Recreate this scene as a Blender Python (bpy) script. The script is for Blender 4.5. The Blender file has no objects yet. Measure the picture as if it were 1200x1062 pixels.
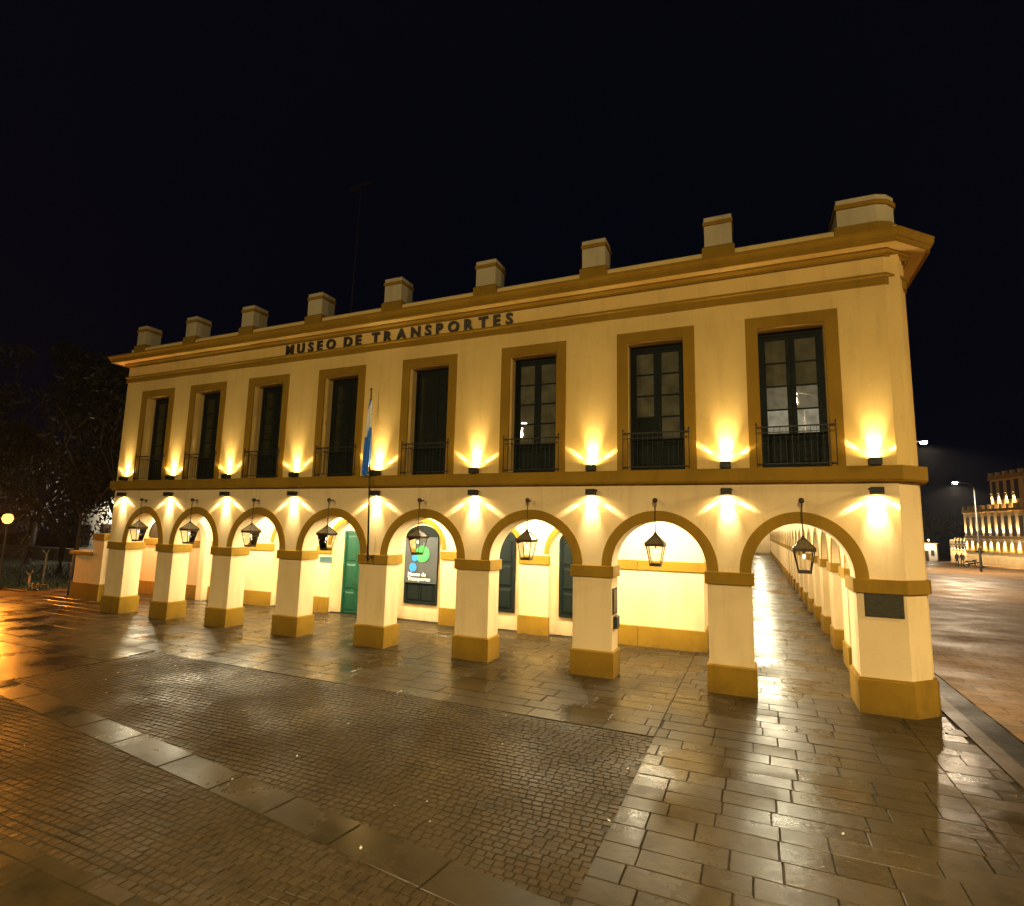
import bpy, bmesh, math, random
from mathutils import Vector, Matrix, noise as mnoise
R = math.radians
random.seed(7)
sc = bpy.context.scene
COL = sc.collection

# ------------------------------------------------------------------ camera
CAM = Vector((23.2036, -13.8314, 3.5907))
yaw, pitch, roll = -0.4156, 0.1338, 0.0226
fw = Vector((math.sin(yaw) * math.cos(pitch), math.cos(yaw) * math.cos(pitch), math.sin(pitch)))
rt = fw.cross(Vector((0, 0, 1))).normalized()
up = rt.cross(fw)
r2 = math.cos(roll) * rt + math.sin(roll) * up
u2 = -math.sin(roll) * rt + math.cos(roll) * up
cd = bpy.data.cameras.new('camera')
cd.sensor_fit = 'HORIZONTAL'; cd.sensor_width = 36.0; cd.lens = 19.384
cd.clip_start = 0.1; cd.clip_end = 2000
cam = bpy.data.objects.new('camera', cd); COL.objects.link(cam)
m = Matrix((r2, u2, -fw)).transposed().to_4x4(); m.translation = CAM
cam.matrix_world = m
sc.camera = cam

# ------------------------------------------------------------------ world, exposure (night: the sun is below the horizon)
w = bpy.data.worlds.new('World'); sc.world = w; w.use_nodes = True
nt = w.node_tree; nt.nodes.clear()
wo = nt.nodes.new('ShaderNodeOutputWorld'); bg = nt.nodes.new('ShaderNodeBackground')
bg.inputs[0].default_value = (0.07, 0.10, 0.46, 1); bg.inputs[1].default_value = 0.0075
nt.links.new(bg.outputs[0], wo.inputs[0])
sc.view_settings.view_transform = 'Standard'; sc.view_settings.look = 'None'
sc.view_settings.exposure = 0.0; sc.view_settings.gamma = 1.0
sc.view_settings.use_curve_mapping = False
sc.render.engine = 'CYCLES'
try:
    sc.cycles.use_denoising = True; sc.cycles.denoiser = 'OPENIMAGEDENOISE'
    sc.cycles.max_bounces = 7; sc.cycles.diffuse_bounces = 4; sc.cycles.glossy_bounces = 3
    sc.cycles.transparent_max_bounces = 12; sc.cycles.sample_clamp_indirect = 6.0
    sc.cycles.sample_clamp_direct = 0.0; sc.cycles.caustics_reflective = False; sc.cycles.caustics_refractive = False
except Exception:
    pass

# light settings (watts, colours)
SCONCE_COL = (1.0, 0.83, 0.53); SPILL_COL = (1.0, 0.68, 0.24); SCONCE_W = 400.0; WING_W = 1500.0; SPILL_W = 60.0
GALLERY_COL = (1.0, 0.93, 0.64); GALLERY_W = 600.0
SODIUM_COL = (1.0, 0.31, 0.03); SODIUM_W = 4800.0
LED_COL = (1.0, 0.76, 0.48); LED_W = 9000.0
PLAZA_COL = (1.0, 0.76, 0.35); PLAZA_W = 3400.0; HOOD_W = 16500.0

# ------------------------------------------------------------------ materials
def nodes_of(name):
    mt = bpy.data.materials.new(name); mt.use_nodes = True
    n = mt.node_tree.nodes; l = mt.node_tree.links
    return mt, n, l, n['Principled BSDF']

def N(n, t, **kw):
    x = n.new(t)
    for k, v in kw.items():
        if k.startswith('i_'):
            x.inputs[int(k[2:])].default_value = v
        else:
            setattr(x, k, v)
    return x

def mixc(n, l, fac, a, b, blend='MIX'):
    x = n.new('ShaderNodeMix'); x.data_type = 'RGBA'; x.blend_type = blend
    for sock, v in ((x.inputs[0], fac), (x.inputs[6], a), (x.inputs[7], b)):
        if hasattr(v, 'links') or isinstance(v, bpy.types.NodeSocket): l.new(v, sock)
        else: sock.default_value = v
    return x.outputs[2]

def ramp(n, l, src, lo, hi, a=0.0, b=1.0):
    x = n.new('ShaderNodeMapRange'); x.inputs[1].default_value = lo; x.inputs[2].default_value = hi
    x.inputs[3].default_value = a; x.inputs[4].default_value = b
    l.new(src, x.inputs[0]); return x.outputs[0]

def c4(c): return (c[0], c[1], c[2], 1.0)

def plaster(name, col, col2, dirt=(0.30, 0.22, 0.10), rough=0.85, dirt_amt=0.35, bump=0.25):
    mt, n, l, p = nodes_of(name)
    tc = n.new('ShaderNodeNewGeometry')
    big = N(n, 'ShaderNodeTexNoise'); big.inputs['Scale'].default_value = 0.9; big.inputs['Detail'].default_value = 5
    l.new(tc.outputs['Position'], big.inputs['Vector'])
    mp = n.new('ShaderNodeMapping'); mp.inputs['Scale'].default_value = (2.2, 2.2, 0.35)
    l.new(tc.outputs['Position'], mp.inputs['Vector'])
    st = N(n, 'ShaderNodeTexNoise'); st.inputs['Scale'].default_value = 1.6; st.inputs['Detail'].default_value = 6; st.inputs['Roughness'].default_value = 0.65
    l.new(mp.outputs[0], st.inputs['Vector'])
    fine = N(n, 'ShaderNodeTexNoise'); fine.inputs['Scale'].default_value = 26; fine.inputs['Detail'].default_value = 4
    l.new(tc.outputs['Position'], fine.inputs['Vector'])
    a = mixc(n, l, ramp(n, l, big.outputs[0], 0.35, 0.68), c4(col), c4(col2))
    b = mixc(n, l, ramp(n, l, st.outputs[0], 0.50, 0.80, 0, dirt_amt), a, c4(dirt))
    pt = N(n, 'ShaderNodeTexNoise'); pt.inputs['Scale'].default_value = 3.4; pt.inputs['Detail'].default_value = 8; pt.inputs['Roughness'].default_value = 0.7; pt.inputs['Distortion'].default_value = 0.6
    l.new(tc.outputs['Position'], pt.inputs['Vector'])
    b = mixc(n, l, ramp(n, l, pt.outputs[0], 0.58, 0.70, 0, dirt_amt * 0.7), b, c4([x * 0.72 for x in col]))
    sx = n.new('ShaderNodeSeparateXYZ'); l.new(tc.outputs['Position'], sx.inputs[0])
    gz = n.new('ShaderNodeMath'); gz.operation = 'MULTIPLY'; l.new(ramp(n, l, sx.outputs['Z'], 0.0, 0.45, 1.0, 0.0), gz.inputs[0]); l.new(ramp(n, l, pt.outputs[0], 0.35, 0.65, 0.2, 1.0), gz.inputs[1])
    b = mixc(n, l, ramp(n, l, gz.outputs[0], 0, 1, 0, 0.55), b, c4([x * 0.55 for x in dirt]))
    c = mixc(n, l, ramp(n, l, fine.outputs[0], 0.3, 0.7, 0, 0.12), b, c4([x * 0.6 for x in col]))
    l.new(c, p.inputs['Base Color']); p.inputs['Roughness'].default_value = rough
    p.inputs['Specular IOR Level'].default_value = 0.25
    bp = n.new('ShaderNodeBump'); bp.inputs['Strength'].default_value = bump; bp.inputs['Distance'].default_value = 0.012
    l.new(big.outputs[0], bp.inputs['Height'])
    bv = n.new('ShaderNodeBevel'); bv.samples = 3; bv.inputs['Radius'].default_value = 0.016; l.new(bv.outputs[0], bp.inputs['Normal'])
    bp2 = n.new('ShaderNodeBump'); bp2.inputs['Strength'].default_value = bump; bp2.inputs['Distance'].default_value = 0.004
    l.new(fine.outputs[0], bp2.inputs['Height']); l.new(bp.outputs[0], bp2.inputs['Normal'])
    l.new(bp2.outputs[0], p.inputs['Normal'])
    return mt

def wetstone(name, a, b, c, rlo=0.16, rhi=0.48, island=False, scale=1.0, bump=0.35, spec=0.19):
    mt, n, l, p = nodes_of(name)
    g = n.new('ShaderNodeNewGeometry'); pos = g.outputs['Position']
    if island: rnd = g.outputs['Random Per Island']
    else: rnd = n.new('ShaderNodeObjectInfo').outputs['Random']
    n1 = N(n, 'ShaderNodeTexNoise'); n1.inputs['Scale'].default_value = 0.55 * scale; n1.inputs['Detail'].default_value = 6; l.new(pos, n1.inputs['Vector'])
    n2 = N(n, 'ShaderNodeTexNoise'); n2.inputs['Scale'].default_value = 7 * scale; n2.inputs['Detail'].default_value = 6; n2.inputs['Roughness'].default_value = 0.65; l.new(pos, n2.inputs['Vector'])
    n3 = N(n, 'ShaderNodeTexNoise'); n3.inputs['Scale'].default_value = 60 * scale; n3.inputs['Detail'].default_value = 3; l.new(pos, n3.inputs['Vector'])
    n4 = N(n, 'ShaderNodeTexNoise'); n4.inputs['Scale'].default_value = 2.3 * scale; n4.inputs['Detail'].default_value = 5; l.new(pos, n4.inputs['Vector'])
    base = mixc(n, l, rnd, c4(a), c4(b))
    base = mixc(n, l, ramp(n, l, n2.outputs[0], 0.35, 0.7, 0, 0.55), base, c4(c))
    base = mixc(n, l, ramp(n, l, n4.outputs[0], 0.50, 0.85, 0, 0.7), base, c4([x * 0.35 for x in a]))   # damp stains
    base = mixc(n, l, ramp(n, l, n3.outputs[0], 0.62, 0.75, 0, 0.35), base, c4([min(1, x * 2.2) for x in b]))
    l.new(base, p.inputs['Base Color'])
    ra = ramp(n, l, n1.outputs[0], 0.33, 0.68, rlo, rhi)
    ad = n.new('ShaderNodeMath'); ad.operation = 'ADD'; l.new(ra, ad.inputs[0])
    l.new(ramp(n, l, n2.outputs[0], 0.25, 0.75, -0.05, 0.06), ad.inputs[1])
    ad2 = n.new('ShaderNodeMath'); ad2.operation = 'ADD'; ad2.use_clamp = True; l.new(ad.outputs[0], ad2.inputs[0])
    l.new(ramp(n, l, rnd, 0, 1, -0.06, 0.06), ad2.inputs[1])
    l.new(ad2.outputs[0], p.inputs['Roughness'])
    p.inputs['Specular IOR Level'].default_value = spec
    b1 = n.new('ShaderNodeBump'); b1.inputs['Strength'].default_value = bump; b1.inputs['Distance'].default_value = 0.02; l.new(n2.outputs[0], b1.inputs['Height'])
    b2 = n.new('ShaderNodeBump'); b2.inputs['Strength'].default_value = bump * 0.7; b2.inputs['Distance'].default_value = 0.003; l.new(n3.outputs[0], b2.inputs['Height'])
    l.new(b1.outputs[0], b2.inputs['Normal']); l.new(b2.outputs[0], p.inputs['Normal'])
    return mt

def simple(name, col, rough=0.5, metal=0.0, spec=0.5, noise=0.3, nscale=12, emit=None, estr=0):
    mt, n, l, p = nodes_of(name)
    g = n.new('ShaderNodeNewGeometry')
    t = N(n, 'ShaderNodeTexNoise'); t.inputs['Scale'].default_value = nscale; t.inputs['Detail'].default_value = 5
    l.new(g.outputs['Position'], t.inputs['Vector'])
    c = mixc(n, l, ramp(n, l, t.outputs[0], 0.35, 0.7), c4(col), c4([x * (1 - noise) for x in col]))
    l.new(c, p.inputs['Base Color']); p.inputs['Metallic'].default_value = metal
    l.new(ramp(n, l, t.outputs[0], 0.3, 0.7, max(0.03, rough - 0.08), min(1, rough + 0.08)), p.inputs['Roughness'])
    p.inputs['Specular IOR Level'].default_value = spec
    if emit:
        p.inputs['Emission Color'].default_value = c4(emit); p.inputs['Emission Strength'].default_value = estr
    return mt

def lampmat(name, col, strength):
    mt = bpy.data.materials.new(name); mt.use_nodes = True
    n = mt.node_tree.nodes; l = mt.node_tree.links; n.clear()
    o = n.new('ShaderNodeOutputMaterial'); e = n.new('ShaderNodeEmission')
    e.inputs[0].default_value = c4(col); e.inputs[1].default_value = strength; l.new(e.outputs[0], o.inputs[0])
    return mt

def thinglass(name, tint, gloss=0.12, rough=0.03):
    mt = bpy.data.materials.new(name); mt.use_nodes = True
    n = mt.node_tree.nodes; l = mt.node_tree.links; n.clear()
    o = n.new('ShaderNodeOutputMaterial'); t = n.new('ShaderNodeBsdfTransparent'); t.inputs[0].default_value = c4(tint)
    g = n.new('ShaderNodeBsdfGlossy'); g.inputs['Roughness'].default_value = rough
    f = n.new('ShaderNodeFresnel'); f.inputs[0].default_value = 1.45
    mx = n.new('ShaderNodeMixShader'); l.new(f.outputs[0], mx.inputs[0]); l.new(t.outputs[0], mx.inputs[1]); l.new(g.outputs[0], mx.inputs[2])
    l.new(mx.outputs[0], o.inputs[0])
    return mt

M = {}
M['cream'] = plaster('cream_plaster', (0.77, 0.59, 0.34), (0.72, 0.54, 0.29), dirt=(0.46, 0.31, 0.13), dirt_amt=0.50)
M['creamwarmlit'] = plaster('warmlit_cream_plaster', (0.72, 0.51, 0.19), (0.66, 0.46, 0.16), dirt=(0.44, 0.29, 0.09), dirt_amt=0.50)  # same cream paint, with the upper storey's warm light put into the colour
M['ochre'] = plaster('ochre_paint', (0.285, 0.160, 0.010), (0.24, 0.132, 0.008), dirt=(0.13, 0.068, 0.008), dirt_amt=0.45)
M['greyed'] = plaster('greyed_plaster', (0.50, 0.42, 0.27), (0.42, 0.35, 0.22), dirt=(0.20, 0.16, 0.09), dirt_amt=0.5)
M['roof'] = simple('roof_membrane', (0.12, 0.09, 0.07), 0.9)
M['green'] = simple('dark_green_wood', (0.0075, 0.0125, 0.011), 0.6, noise=0.35, spec=0.12)
M['doorgreen'] = simple('bright_green_wood', (0.004, 0.062, 0.030), 0.4, noise=0.3)
M['iron'] = simple('black_iron', (0.012, 0.010, 0.009), 0.6, metal=0.2, noise=0.4)
M['rod'] = simple('brown_iron', (0.06, 0.035, 0.022), 0.55, metal=0.4, noise=0.4)
M['letters'] = simple('dark_letters', (0.028, 0.018, 0.016), 0.5, noise=0.3)
M['pane'] = simple('window_glass', (0.13, 0.125, 0.09), 0.0, spec=0.5, noise=0.5, nscale=2.5)
for nn in M['pane'].node_tree.nodes:
    if nn.type == 'BSDF_PRINCIPLED':
        for lk in list(nn.inputs['Roughness'].links): M['pane'].node_tree.links.remove(lk)
        nn.inputs['Roughness'].default_value = 0.015
M['panedark'] = simple('dark_window_glass', (0.020, 0.024, 0.018), 0.10, spec=0.4, noise=0.5, nscale=2.5)
def glowpane(name, e):  # light on the panes painted as emission in the glass, no lamp behind
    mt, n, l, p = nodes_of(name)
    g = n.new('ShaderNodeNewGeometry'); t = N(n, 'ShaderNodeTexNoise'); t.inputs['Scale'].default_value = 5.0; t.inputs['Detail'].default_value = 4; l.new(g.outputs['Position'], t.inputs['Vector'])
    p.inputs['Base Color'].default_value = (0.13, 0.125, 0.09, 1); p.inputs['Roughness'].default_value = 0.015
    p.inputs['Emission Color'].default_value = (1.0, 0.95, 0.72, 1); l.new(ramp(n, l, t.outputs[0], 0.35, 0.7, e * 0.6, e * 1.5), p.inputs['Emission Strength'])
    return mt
M['glowpane'] = glowpane('painted_glow_glass', 0.17); M['dimglowpane'] = glowpane('painted_dim_glow_glass', 0.06)
M['lampglass'] = thinglass('lantern_glass', (0.93, 0.92, 0.88))
M['bulb'] = lampmat('lit_bulb', (1.0, 0.80, 0.48), 4)
M['lens'] = lampmat('sconce_lens', (1.0, 0.80, 0.50), 30)
M['galleryglobe'] = lampmat('gallery_globe', (1.0, 0.90, 0.66), 30)
M['sodium'] = lampmat('sodium_globe', (1.0, 0.27, 0.03), 10)
M['led'] = lampmat('led_head', (1.0, 0.93, 0.84), 130)
M['bronze'] = simple('bronze_plaque', (0.075, 0.07, 0.05), 0.42, metal=0.55, noise=0.45, nscale=20)
M['tealsign'] = simple('teal_sign', (0.06, 0.16, 0.18), 0.35, noise=0.2)
M['banner'] = simple('grey_banner', (0.050, 0.055, 0.060), 0.7, noise=0.12)
M['bgreen'] = simple('banner_green', (0.05, 0.50, 0.10), 0.7, noise=0.05)
M['bblue'] = simple('banner_blue', (0.02, 0.20, 0.60), 0.7, noise=0.05)
M['bwhite'] = simple('banner_white', (0.80, 0.80, 0.78), 0.7, noise=0.05)
M['flagblue'] = simple('flag_blue', (0.035, 0.20, 0.80), 0.8, noise=0.2, nscale=6)
M['flagwhite'] = simple('flag_white', (0.80, 0.80, 0.78), 0.8, noise=0.15, nscale=6)
M['slab'] = wetstone('wet_stone_slab', (0.034, 0.024, 0.0115), (0.054, 0.037, 0.017), (0.026, 0.019, 0.010), 0.12, 0.54, spec=0.09, bump=0.28)
M['slabs'] = wetstone('wet_stone_slabs', (0.034, 0.024, 0.0115), (0.054, 0.037, 0.017), (0.026, 0.019, 0.010), 0.12, 0.54, spec=0.09, bump=0.28, island=True)
M['sett'] = wetstone('wet_sett', (0.034, 0.023, 0.0095), (0.052, 0.034, 0.014), (0.027, 0.019, 0.009), 0.34, 0.66, bump=0.6, spec=0.10)
M['setts'] = wetstone('wet_setts', (0.034, 0.023, 0.0095), (0.052, 0.034, 0.014), (0.027, 0.019, 0.009), 0.34, 0.66, bump=0.6, spec=0.10, island=True)
M['flags'] = wetstone('wet_flagstone', (0.032, 0.024, 0.013), (0.040, 0.030, 0.016), (0.026, 0.019, 0.011), 0.17, 0.50, spec=0.10, bump=0.12)
M['mortar'] = wetstone('dark_mortar', (0.020, 0.014, 0.008), (0.026, 0.018, 0.010), (0.015, 0.011, 0.006), 0.45, 0.8)
M['drain'] = wetstone('drain_strip', (0.018, 0.015, 0.012), (0.022, 0.018, 0.015), (0.015, 0.012, 0.01), 0.35, 0.6, spec=0.1)
M['kerb'] = wetstone('kerb_stone', (0.050, 0.036, 0.022), (0.066, 0.046, 0.027), (0.040, 0.029, 0.018), 0.25, 0.55)
M['soil'] = simple('soil', (0.030, 0.022, 0.013), 0.95, noise=0.5, nscale=1.5)
M['lawn'] = simple('lawn_ground', (0.026, 0.030, 0.010), 0.95, noise=0.6, nscale=2.0)
M['grass'] = simple('grass_blades', (0.045, 0.062, 0.016), 0.7, noise=0.5, nscale=1.2)
M['bark'] = simple('bark', (0.022, 0.016, 0.010), 0.9, noise=0.5, nscale=9)
M['palebark'] = simple('pale_bark', (0.12, 0.09, 0.055), 0.85, noise=0.4, nscale=9)
M['leaf'] = simple('leaf', (0.018, 0.021, 0.007), 0.6, noise=0.6, nscale=1.1)
M['leafgrey'] = simple('grey_leaf', (0.10, 0.10, 0.06), 0.6, noise=0.5, nscale=0.6)
M['white'] = plaster('white_wall', (0.75, 0.72, 0.64), (0.68, 0.64, 0.56))
M['pathgrey'] = simple('grey_concrete', (0.30, 0.27, 0.23), 0.8, noise=0.3)
M['cab'] = plaster('far_cream', (0.62, 0.48, 0.28), (0.55, 0.42, 0.24), dirt_amt=0.3)
M['cabdark'] = simple('far_shutter', (0.055, 0.032, 0.020), 0.6)
M['cabtrim'] = plaster('far_ochre', (0.42, 0.25, 0.05), (0.36, 0.21, 0.04))
M['cloth'] = simple('dark_cloth', (0.03, 0.025, 0.028), 0.9)
M['skin'] = simple('skin', (0.40, 0.24, 0.16), 0.6)
M['tyre'] = simple('tyre_rubber', (0.015, 0.015, 0.015), 0.8)
M['paper'] = simple('paper_scrap', (0.70, 0.66, 0.58), 0.8, noise=0.1)
M['steel'] = simple('galvanised_steel', (0.035, 0.034, 0.032), 0.6, metal=0.2)

def plaza_material():
    mt = wetstone('plaza_paving', (0.19, 0.115, 0.058), (0.24, 0.145, 0.072), (0.14, 0.085, 0.045), 0.36, 0.70, bump=0.7, spec=0.15)
    n = mt.node_tree.nodes; l = mt.node_tree.links; p = n['Principled BSDF']
    g = n.new('ShaderNodeNewGeometry')
    br = n.new('ShaderNodeTexBrick'); br.inputs['Scale'].default_value = 1.0; br.inputs['Brick Width'].default_value = 0.9; br.inputs['Row Height'].default_value = 0.45
    br.inputs['Mortar Size'].default_value = 0.012; br.inputs['Color1'].default_value = (1, 1, 1, 1); br.inputs['Color2'].default_value = (0.72, 0.72, 0.72, 1); br.inputs['Mortar'].default_value = (0.25, 0.25, 0.25, 1)
    l.new(g.outputs['Position'], br.inputs['Vector'])
    old = p.inputs['Base Color'].links[0].from_socket
    l.new(mixc(n, l, 1.0, old, br.outputs['Color'], 'MULTIPLY'), p.inputs['Base Color'])
    return mt
M['plaza'] = plaza_material()

def sett_sheet_material():
    mt = wetstone('far_sett_paving', (0.036, 0.024, 0.0125), (0.056, 0.037, 0.019), (0.028, 0.019, 0.010), 0.12, 0.42, bump=0.4, spec=0.18)
    n = mt.node_tree.nodes; l = mt.node_tree.links; p = n['Principled BSDF']
    g = n.new('ShaderNodeNewGeometry')
    br = n.new('ShaderNodeTexBrick'); br.inputs['Scale'].default_value = 1.0; br.inputs['Brick Width'].default_value = 0.17; br.inputs['Row Height'].default_value = 0.14
    br.inputs['Mortar Size'].default_value = 0.012; br.inputs['Color1'].default_value = (1, 1, 1, 1); br.inputs['Color2'].default_value = (0.6, 0.6, 0.6, 1); br.inputs['Mortar'].default_value = (0.25, 0.25, 0.25, 1)
    l.new(g.outputs['Position'], br.inputs['Vector'])
    old = p.inputs['Base Color'].links[0].from_socket
    l.new(mixc(n, l, 1.0, old, br.outputs['Color'], 'MULTIPLY'), p.inputs['Base Color'])
    return mt
M['settsheet'] = sett_sheet_material()

# ------------------------------------------------------------------ mesh builder
class MB:
    def __init__(s): s.v = []; s.f = []; s.m = []
    def add(s, vs, fs, mi=0):
        o = len(s.v); s.v += [tuple(v) for v in vs]
        for f in fs: s.f.append(tuple(i + o for i in f)); s.m.append(mi)
    def box(s, x0, x1, y0, y1, z0, z1, mi=0):
        s.add([(x0, y0, z0), (x1, y0, z0), (x1, y1, z0), (x0, y1, z0), (x0, y0, z1), (x1, y0, z1), (x1, y1, z1), (x0, y1, z1)],
              [(0, 3, 2, 1), (4, 5, 6, 7), (0, 1, 5, 4), (1, 2, 6, 5), (2, 3, 7, 6), (3, 0, 4, 7)], mi)
    def cbox(s, x0, x1, y0, y1, z0, z1, c=0.02, mi=0):
        # box with a chamfered top edge
        b = [(x0, y0), (x1, y0), (x1, y1), (x0, y1)]; t = [(x0 + c, y0 + c), (x1 - c, y0 + c), (x1 - c, y1 - c), (x0 + c, y1 - c)]
        vs = [(x, y, z0) for x, y in b] + [(x, y, z1 - c) for x, y in b] + [(x, y, z1) for x, y in t]
        fs = [(3, 2, 1, 0), (8, 9, 10, 11)]
        for k in range(2):
            for i in range(4): j = (i + 1) % 4; fs.append((k * 4 + i, k * 4 + j, k * 4 + 4 + j, k * 4 + 4 + i))
        s.add(vs, fs, mi)
    def prism(s, poly, z0, z1, mi=0, c=0.0):
        n = len(poly); vs = [(x, y, z0) for x, y in poly] + [(x, y, z1) for x, y in poly]
        fs = [tuple(reversed(range(n))), tuple(range(n, 2 * n))] + [(i, (i + 1) % n, n + (i + 1) % n, n + i) for i in range(n)]
        s.add(vs, fs, mi)
    def tube(s, pts, r, n=8, mi=0, cap=True):
        pts = [Vector(p) for p in pts]; rs = r if isinstance(r, (list, tuple)) else [r] * len(pts)
        vs = []; fs = []; prev = None
        for i, p in enumerate(pts):
            d = (pts[min(i + 1, len(pts) - 1)] - pts[max(i - 1, 0)]).normalized()
            a = d.cross(Vector((0, 0, 1)))
            if a.length < 1e-3: a = d.cross(Vector((0, 1, 0)))
            a.normalize(); b = d.cross(a)
            for k in range(n):
                t = 2 * math.pi * k / n; vs.append(p + (a * math.cos(t) + b * math.sin(t)) * rs[i])
        for i in range(len(pts) - 1):
            for k in range(n):
                j = (k + 1) % n; fs.append((i * n + k, i * n + j, i * n + n + j, i * n + n + k))
        if cap:
            fs.append(tuple(range(n))); fs.append(tuple(range((len(pts) - 1) * n, len(pts) * n)))
        s.add(vs, fs, mi)
    def lathe(s, prof, n=16, c=(0, 0, 0), mi=0):
        vs = []; fs = []
        for r, z in prof:
            for k in range(n): t = 2 * math.pi * (k + 0.5) / n; vs.append((c[0] + r * math.cos(t), c[1] + r * math.sin(t), c[2] + z))
        for i in range(len(prof) - 1):
            for k in range(n): j = (k + 1) % n; fs.append((i * n + k, i * n + j, i * n + n + j, i * n + n + k))
        fs.append(tuple(range(n))); fs.append(tuple(range((len(prof) - 1) * n, len(prof) * n)))
        s.add(vs, fs, mi)
    def sweep(s, path, prof, mi=0):
        P = [Vector((x, y)) for x, y in path]; k = len(prof); vs = []; fs = []
        for i, p in enumerate(P):
            nn = []
            if i > 0: d = (p - P[i - 1]).normalized(); nn.append(Vector((d.y, -d.x)))
            if i < len(P) - 1: d = (P[i + 1] - p).normalized(); nn.append(Vector((d.y, -d.x)))
            b = sum(nn, Vector((0, 0))).normalized(); sc_ = 1.0 / max(0.3, b.dot(nn[0]))
            for o, z in prof: q = p + b * (o * sc_); vs.append((q.x, q.y, z))
        for i in range(len(P) - 1):
            for j in range(k):
                jj = (j + 1) % k; fs.append((i * k + j, i * k + jj, (i + 1) * k + jj, (i + 1) * k + j))
        fs.append(tuple(range(k))); fs.append(tuple(range((len(P) - 1) * k, len(P) * k)))
        s.add(vs, fs, mi)
    def archwall(s, x0, x1, z0, z1, ya, yb, ops, T=None, mi=0, seg=28):
        # wall sheet of thickness ya..yb, with openings (xl, xr, zb, zs, ry)
        T = T or (lambda x, y, z: (x, y, z))
        def quad(a, b, c, d): s.add([T(*a), T(*b), T(*c), T(*d)], [(0, 1, 2, 3)], mi)
        def rect(xa, xb, za, zb_):
            if xb - xa < 1e-5 or zb_ - za < 1e-5: return
            for y in (ya, yb): quad((xa, y, za), (xb, y, za), (xb, y, zb_), (xa, y, zb_))
        cx = x0
        for xl, xr, zb, zs, ry in sorted(ops):
            rect(cx, xl, z0, z1)
            if zb > z0:
                rect(xl, xr, z0, zb); quad((xl, ya, zb), (xr, ya, zb), (xr, yb, zb), (xl, yb, zb))
            if zs > max(zb, z0):
                lo = max(zb, z0)
                for x in (xl, xr): quad((x, ya, lo), (x, yb, lo), (x, yb, zs), (x, ya, zs))
            n = seg if ry > 0 else 1
            pts = []
            for i in range(n + 1):
                if ry > 0:
                    t = math.pi * (1 - i / n); pts.append(((xl + xr) / 2 + (xr - xl) / 2 * math.cos(t), zs + ry * math.sin(t)))
                else: pts.append((xl + (xr - xl) * i / n, zs))
            for i in range(n):
                (a, za), (b, zb2) = pts[i], pts[i + 1]
                for y in (ya, yb): quad((a, y, za), (b, y, zb2), (b, y, z1), (a, y, z1))
                quad((a, ya, za), (b, ya, zb2), (b, yb, zb2), (a, yb, za))
            cx = xr
        rect(cx, x1, z0, z1)
        for x in (x0, x1): quad((x, ya, z0), (x, yb, z0), (x, yb, z1), (x, ya, z1))
        quad((x0, ya, z1), (x1, ya, z1), (x1, yb, z1), (x0, yb, z1))
    def archband(s, xl, xr, zs, ry, wd, ya, yb, T=None, mi=0, seg=36):
        T = T or (lambda x, y, z: (x, y, z)); cx = (xl + xr) / 2; rx = (xr - xl) / 2
        vs = []; fs = []
        for i in range(seg + 1):
            t = math.pi * (1 - i / seg); c, sn = math.cos(t), math.sin(t)
            for (ax, az) in ((rx, ry), (rx + wd, ry + wd)):
                for y in (ya, yb): vs.append(T(cx + ax * c, y, zs + az * sn))
        for i in range(seg):
            o = i * 4; q = o + 4
            fs += [(o, q, q + 2, o + 2), (o + 1, o + 3, q + 3, q + 1), (o, o + 1, q + 1, q), (o + 2, q + 2, q + 3, o + 3)]
        fs += [(0, 2, 3, 1), (seg * 4, seg * 4 + 1, seg * 4 + 3, seg * 4 + 2)]
        s.add(vs, fs, mi)
    def mesh(s, name, mats, smooth=False, normals=True):
        me = bpy.data.meshes.new(name); me.from_pydata(s.v, [], s.f)
        for mt in (mats if isinstance(mats, (list, tuple)) else [mats]): me.materials.append(mt)
        if any(s.m): me.polygons.foreach_set('material_index', s.m)
        if normals:
            bm = bmesh.new(); bm.from_mesh(me); bmesh.ops.remove_doubles(bm, verts=bm.verts, dist=1e-5)
            bmesh.ops.recalc_face_normals(bm, faces=bm.faces); bm.to_mesh(me); bm.free()
        if smooth: me.polygons.foreach_set('use_smooth', [True] * len(me.polygons))
        me.update(); return me
    def build(s, name, mats, parent=None, loc=(0, 0, 0), smooth=False, normals=True):
        return put(name, s.mesh(name, mats, smooth, normals), parent, loc)

def put(name, me, parent=None, loc=(0, 0, 0), rot=None, scale=None):
    o = bpy.data.objects.new(name, me); COL.objects.link(o); o.location = loc
    if rot: o.rotation_euler = rot
    if scale: o.scale = scale
    if parent is not None: o.parent = parent
    return o

def tag(o, label, cat, group=None):
    o['label'] = label; o['category'] = cat
    if group: o['group'] = group
    return o
def thing(name, label, cat, loc=(0, 0, 0), rz=0, group=None):
    o = bpy.data.objects.new(name, None); COL.objects.link(o); o.empty_display_size = 0.2
    o.location = loc; o.rotation_euler = (0, 0, rz)
    return tag(o, label, cat, group)
def struct(o): o['kind'] = 'structure'; return o
def stuff(o): o['kind'] = 'stuff'; return o
def kids(o): return [c for c in COL.objects if c.parent is o]
def copy_tree(o, parent=None, table=None):
    table = table or CHILD
    c = o.copy(); COL.objects.link(c)
    if parent is not None: c.parent = parent
    for ch in table(o): copy_tree(ch, c, table)
    return c
def CHILD(o): return list(o.children)

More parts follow.
